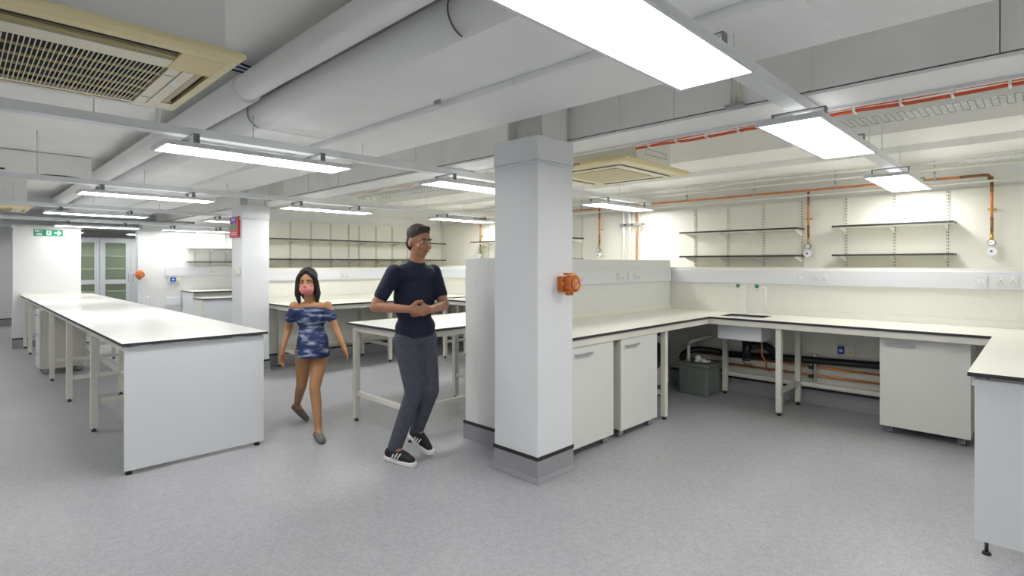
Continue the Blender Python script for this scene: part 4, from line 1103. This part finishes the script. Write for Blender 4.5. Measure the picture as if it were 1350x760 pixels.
# ---------------- man: mid-step, hands held together in front, facing right and towards the viewer
man = person('walking person in a navy shirt, grey jeans and black striped trainers', (2.337, 3.333, 0), CR)
f = V(.72, -.69, 0); rt = V(-.69, -.72, 0)          # facing, his right hand side
pel = V(.035, .04, .90); nb = V(.045, .015, 1.435)
hipR = pel + rt*.085 + V(0, 0, -.02); hipL = pel - rt*.085 + V(0, 0, -.02)
kneeR = V(.040, -.045, .505); ankR = V(-.105, -.030, .095)
kneeL = V(.150, .015, .505); ankL = V(.035, .120, .190)
shR = V(.030, .02, 1.375) + rt*.175; shL = V(.030, .02, 1.375) - rt*.175
elR = V(-.215, -.150, 1.135); wrR = V(.035, -.235, 1.125)
elL = V(.245, .060, 1.130); wrL = V(.175, -.185, 1.115)
hc = V(.075, -.020, 1.600)
b = Blob()
P, Rh = add_head(b, hc, V(.75, -.66, -.12))
b.cap(nb + V(0, 0, -.03), hc + V(-.01, .01, -.06), .058, .054)
rtT = frame_rot(f)
b.ell((.03, .025, 1.20), (.150, .098, .22), rtT); b.ell(tuple(pel + V(0, 0, .04)), (.150, .105, .13), rtT); b.ell((.03, .02, 1.36), (.17, .085, .075), rtT)
b.chain([hipR, kneeR, ankR], [.082, .055, .038]); b.chain([hipL, kneeL, ankL], [.082, .055, .038])
for sh, el, wr in ((shR, elR, wrR), (shL, elL, wrL)): b.chain([sh, el, wr], [.050, .040, .027])
for ank, toe in ((ankR, V(-.02, -.090, .05)), (ankL, V(.085, .085, .105))): b.cap(ank, toe, .034, .026)
add_hand(b, wrR, V(.90, .20, -.12), V(.1, .9, .2), 1, .45); add_hand(b, wrL, V(-.80, -.10, -.10), V(.1, .9, .1), -1, .45)
body = b.build('body', 'skin_m', man, .0065, 4)
add_eyes(P, man)
m = MB(); m.tube([tuple(P(-.022, .086, -.060)), tuple(P(0, .094, -.059)), tuple(P(.022, .086, -.060))], .0055, n=6); local_obj(m, 'mouth', 'lip', man)
h = Blob(); h.ell(P(0, -.022, .052), (.080, .094, .082), Rh); h.cap(P(-.032, .040, .098), P(.032, .040, .098), .024, .024); h.ell(P(0, -.055, -.01), (.074, .050, .07), Rh)
hair = h.build('hair', 'hair_m', man, .008, 3)
sh_ = Blob()
sh_.ell((.03, .025, 1.19), (.168, .118, .235), rtT); sh_.ell((.03, .02, 1.365), (.195, .102, .085), rtT); sh_.ell(tuple(pel + V(0, 0, .07)), (.163, .122, .11), rtT)
sh_.ell((.034, .035, .95), (.160, .118, .16), rtT); sh_.cap(nb + V(0, 0, -.06), nb + V(.002, -.002, .0), .075, .066)
for s0, e0 in ((shR, elR), (shL, elL)): sh_.cap(s0 + V(0, 0, .0), s0.lerp(e0, .66), .062, .054)
shirt = sh_.build('shirt', 'navy', man, .009, 5)
for v in shirt.data.vertices:
    if v.co.z < .865: v.co.z = .865 + (v.co.z-.865)*.06
tr = Blob()
tr.ell(tuple(pel + V(0, 0, .0)), (.158, .116, .11), rtT)
tr.chain([hipR, kneeR, ankR + V(.005, 0, .010)], [.094, .066, .053]); tr.chain([hipL, kneeL, ankL + V(.0, 0, .005)], [.094, .066, .053])
tr.build('jeans', 'denim', man, .009, 5)
def trainer(parent, heel, toe, lift, stripes):
    heel = Vector(heel); toe = Vector(toe); d = (toe-heel).normalized(); L = (toe-heel).length
    s = Blob(); zz = V(0, 0, 1)
    s.chain([heel + zz*.052, heel + d*L*.35 + zz*.058, heel + d*L*.70 + zz*.046, toe + zz*.036], [.040, .044, .042, .032])
    s.cap(heel + d*L*.10 + zz*.06, heel + d*L*.18 + zz*.098, .040, .040)
    up = s.build('shoe', 'shoe', parent, .006, 4)
    so = Blob(); so.chain([heel + zz*.012 - d*.01, heel + d*L*.5 + zz*.012, toe + zz*.014 + d*.012], [.042, .044, .040]); so = so.build('sole', 'sole', up, .006, 4)
    for v in so.data.vertices:
        pz = v.co.z - (heel.z + (toe.z-heel.z)*max(0, min(1, (Vector((v.co.x, v.co.y, 0)) - Vector((heel.x, heel.y, 0))).dot(Vector((d.x, d.y, 0)).normalized())/L)))
        base = v.co.z - pz; v.co.z = base + max(0.002, min(.030, pz))
    side = d.cross(V(0, 0, 1)).normalized()
    for k in range(3):
        c = heel + d*L*(.36+.13*k) + side*.043 + zz*.052
        m = MB(); m.tube([tuple(c - d*.012 - zz*.022 + side*.003), tuple(c + zz*.004 + side*.002), tuple(c + d*.012 + zz*.026 - side*.014)], .0055, n=6); local_obj(m, 'stripe', 'sole', up)
trainer(man, (-.145, .0, 0), (.030, -.125, 0), 0, 3)
trainer(man, (.010, .140, .105), (.130, .050, .030), 0, 3)

# ---------------- woman: walking towards the viewer
wom = person('walking person in a short navy patterned dress with a pink face mask', (2.11, 4.42, 0), CR)
k = .86
f = V(.22, -1, 0).normalized(); rt = V(-1, -.22, 0).normalized(); rtT = frame_rot(f)
hc = V(-.030, -.03, 1.285); pel = V(-.005, .02, .735)
shR = V(-.015, .01, 1.085) + rt*.135; shL = V(-.015, .01, 1.085) - rt*.135
elR = V(-.215, .03, .885); wrR = V(-.235, -.05, .715)
elL = V(.185, .03, .895); wrL = V(.275, -.03, .745)
hipR = pel + rt*.070 + V(0, 0, -.03); hipL = pel - rt*.070 + V(0, 0, -.03)
kneeL = V(.050, -.085, .405); ankL = V(.105, -.150, .080)
kneeR = V(-.120, .08, .400); ankR = V(-.285, .400, .145)
b = Blob()
P, Rh = add_head(b, hc, V(.16, -1, -.05), .90)
b.cap(V(-.02, .01, 1.11), hc + V(0, .012, -.06), .044, .042)
b.ell((-.012, .012, .99), (.105, .072, .135), rtT); b.ell((-.01, .015, .86), (.088, .066, .12), rtT); b.ell(tuple(pel), (.115, .088, .105), rtT); b.ell((-.015, .01, 1.075), (.13, .055, .05), rtT)
b.chain([hipL, kneeL, kneeL.lerp(ankL, .35) + V(0, .012, 0), ankL], [.074, .045, .042, .028]); b.chain([hipR, kneeR, kneeR.lerp(ankR, .35) + V(0, .0, .012), ankR], [.074, .045, .042, .028])
for s0, e0, w0 in ((shR, elR, wrR), (shL, elL, wrL)): b.chain([s0, e0, w0], [.037, .030, .021])
b.cap(ankL, V(.145, -.205, .032), .028, .020); b.cap(ankR, V(-.225, .395, .055), .028, .020)
add_hand(b, wrR, V(-.05, -.15, -1), V(.9, -.2, 0), -1, .25, .82); add_hand(b, wrL, V(.45, -.15, -.9), V(-.8, -.3, -.3), 1, .25, .82)
b.build('body', 'skin_w', wom, .0065, 4)
add_eyes(P, wom, .9)
mk = Blob(); mk.ell(P(0, .034, -.058), (.060, .064, .056), Rh); mk.cap(P(0, .088, -.022), P(0, .082, -.062), .019, .022)
mask = mk.build('face_mask', 'mask', wom, .006, 4)
for sx in (-1, 1):
    m = MB(); m.tube([tuple(P(.056*sx, .045, -.030)), tuple(P(.075*sx, .010, -.012)), tuple(P(.084*sx, -.015, .010))], .003, n=6); local_obj(m, 'ear_loop', 'mask', mask)
h = Blob(); h.ell(P(0, -.030, .050), (.079, .088, .082), Rh); h.ell(P(0, -.07, -.05), (.082, .045, .13), Rh)
for sx in (-1, 1): h.chain([P(.012*sx, .050, .112), P(.048*sx, .056, .078), P(.076*sx, .030, .035), P(.083*sx, .012, .0), P(.090*sx, -.010, -.11), P(.080*sx, -.02, -.185)], [.020, .019, .020, .021, .026, .016])
h.build('hair', 'hair', wom, .007, 3)
d = Blob()
d.ell((-.012, .010, .985), (.122, .090, .125), rtT); d.ell((-.01, .013, .86), (.108, .086, .12), rtT); d.ell(tuple(pel + V(0, 0, .01)), (.132, .106, .10), rtT)
d.cap(V(0, .01, .78), V(.005, .005, .695), .128, .138)
for s0, e0 in ((shR, elR), (shL, elL)): d.cap(s0 + V(0, 0, -.055), s0.lerp(e0, .45) + V(0, 0, -.01), .050, .052)
d.ell((-.014, .008, 1.035), (.150, .083, .040), rtT)
dr = d.build('dress', 'dress', wom, .008, 5)
top_cut = 1.075
for v in dr.data.vertices:
    if v.co.z > top_cut: v.co.z = top_cut + (v.co.z-top_cut)*.1
    if v.co.z < .655: v.co.z = .655
def flat_shoe(parent, heel, toe):
    heel = Vector(heel); toe = Vector(toe); dv = toe-heel; s = Blob(); zz = V(0, 0, 1)
    s.chain([heel + zz*.036, heel + dv*.45 + zz*.036, toe + zz*.028], [.032, .036, .026]); s.build('canvas_shoe', 'canvas', parent, .006, 4)
flat_shoe(wom, (.085, -.125, 0), (.175, -.255, 0)); flat_shoe(wom, (-.315, .425, .080), (-.185, .360, .0))
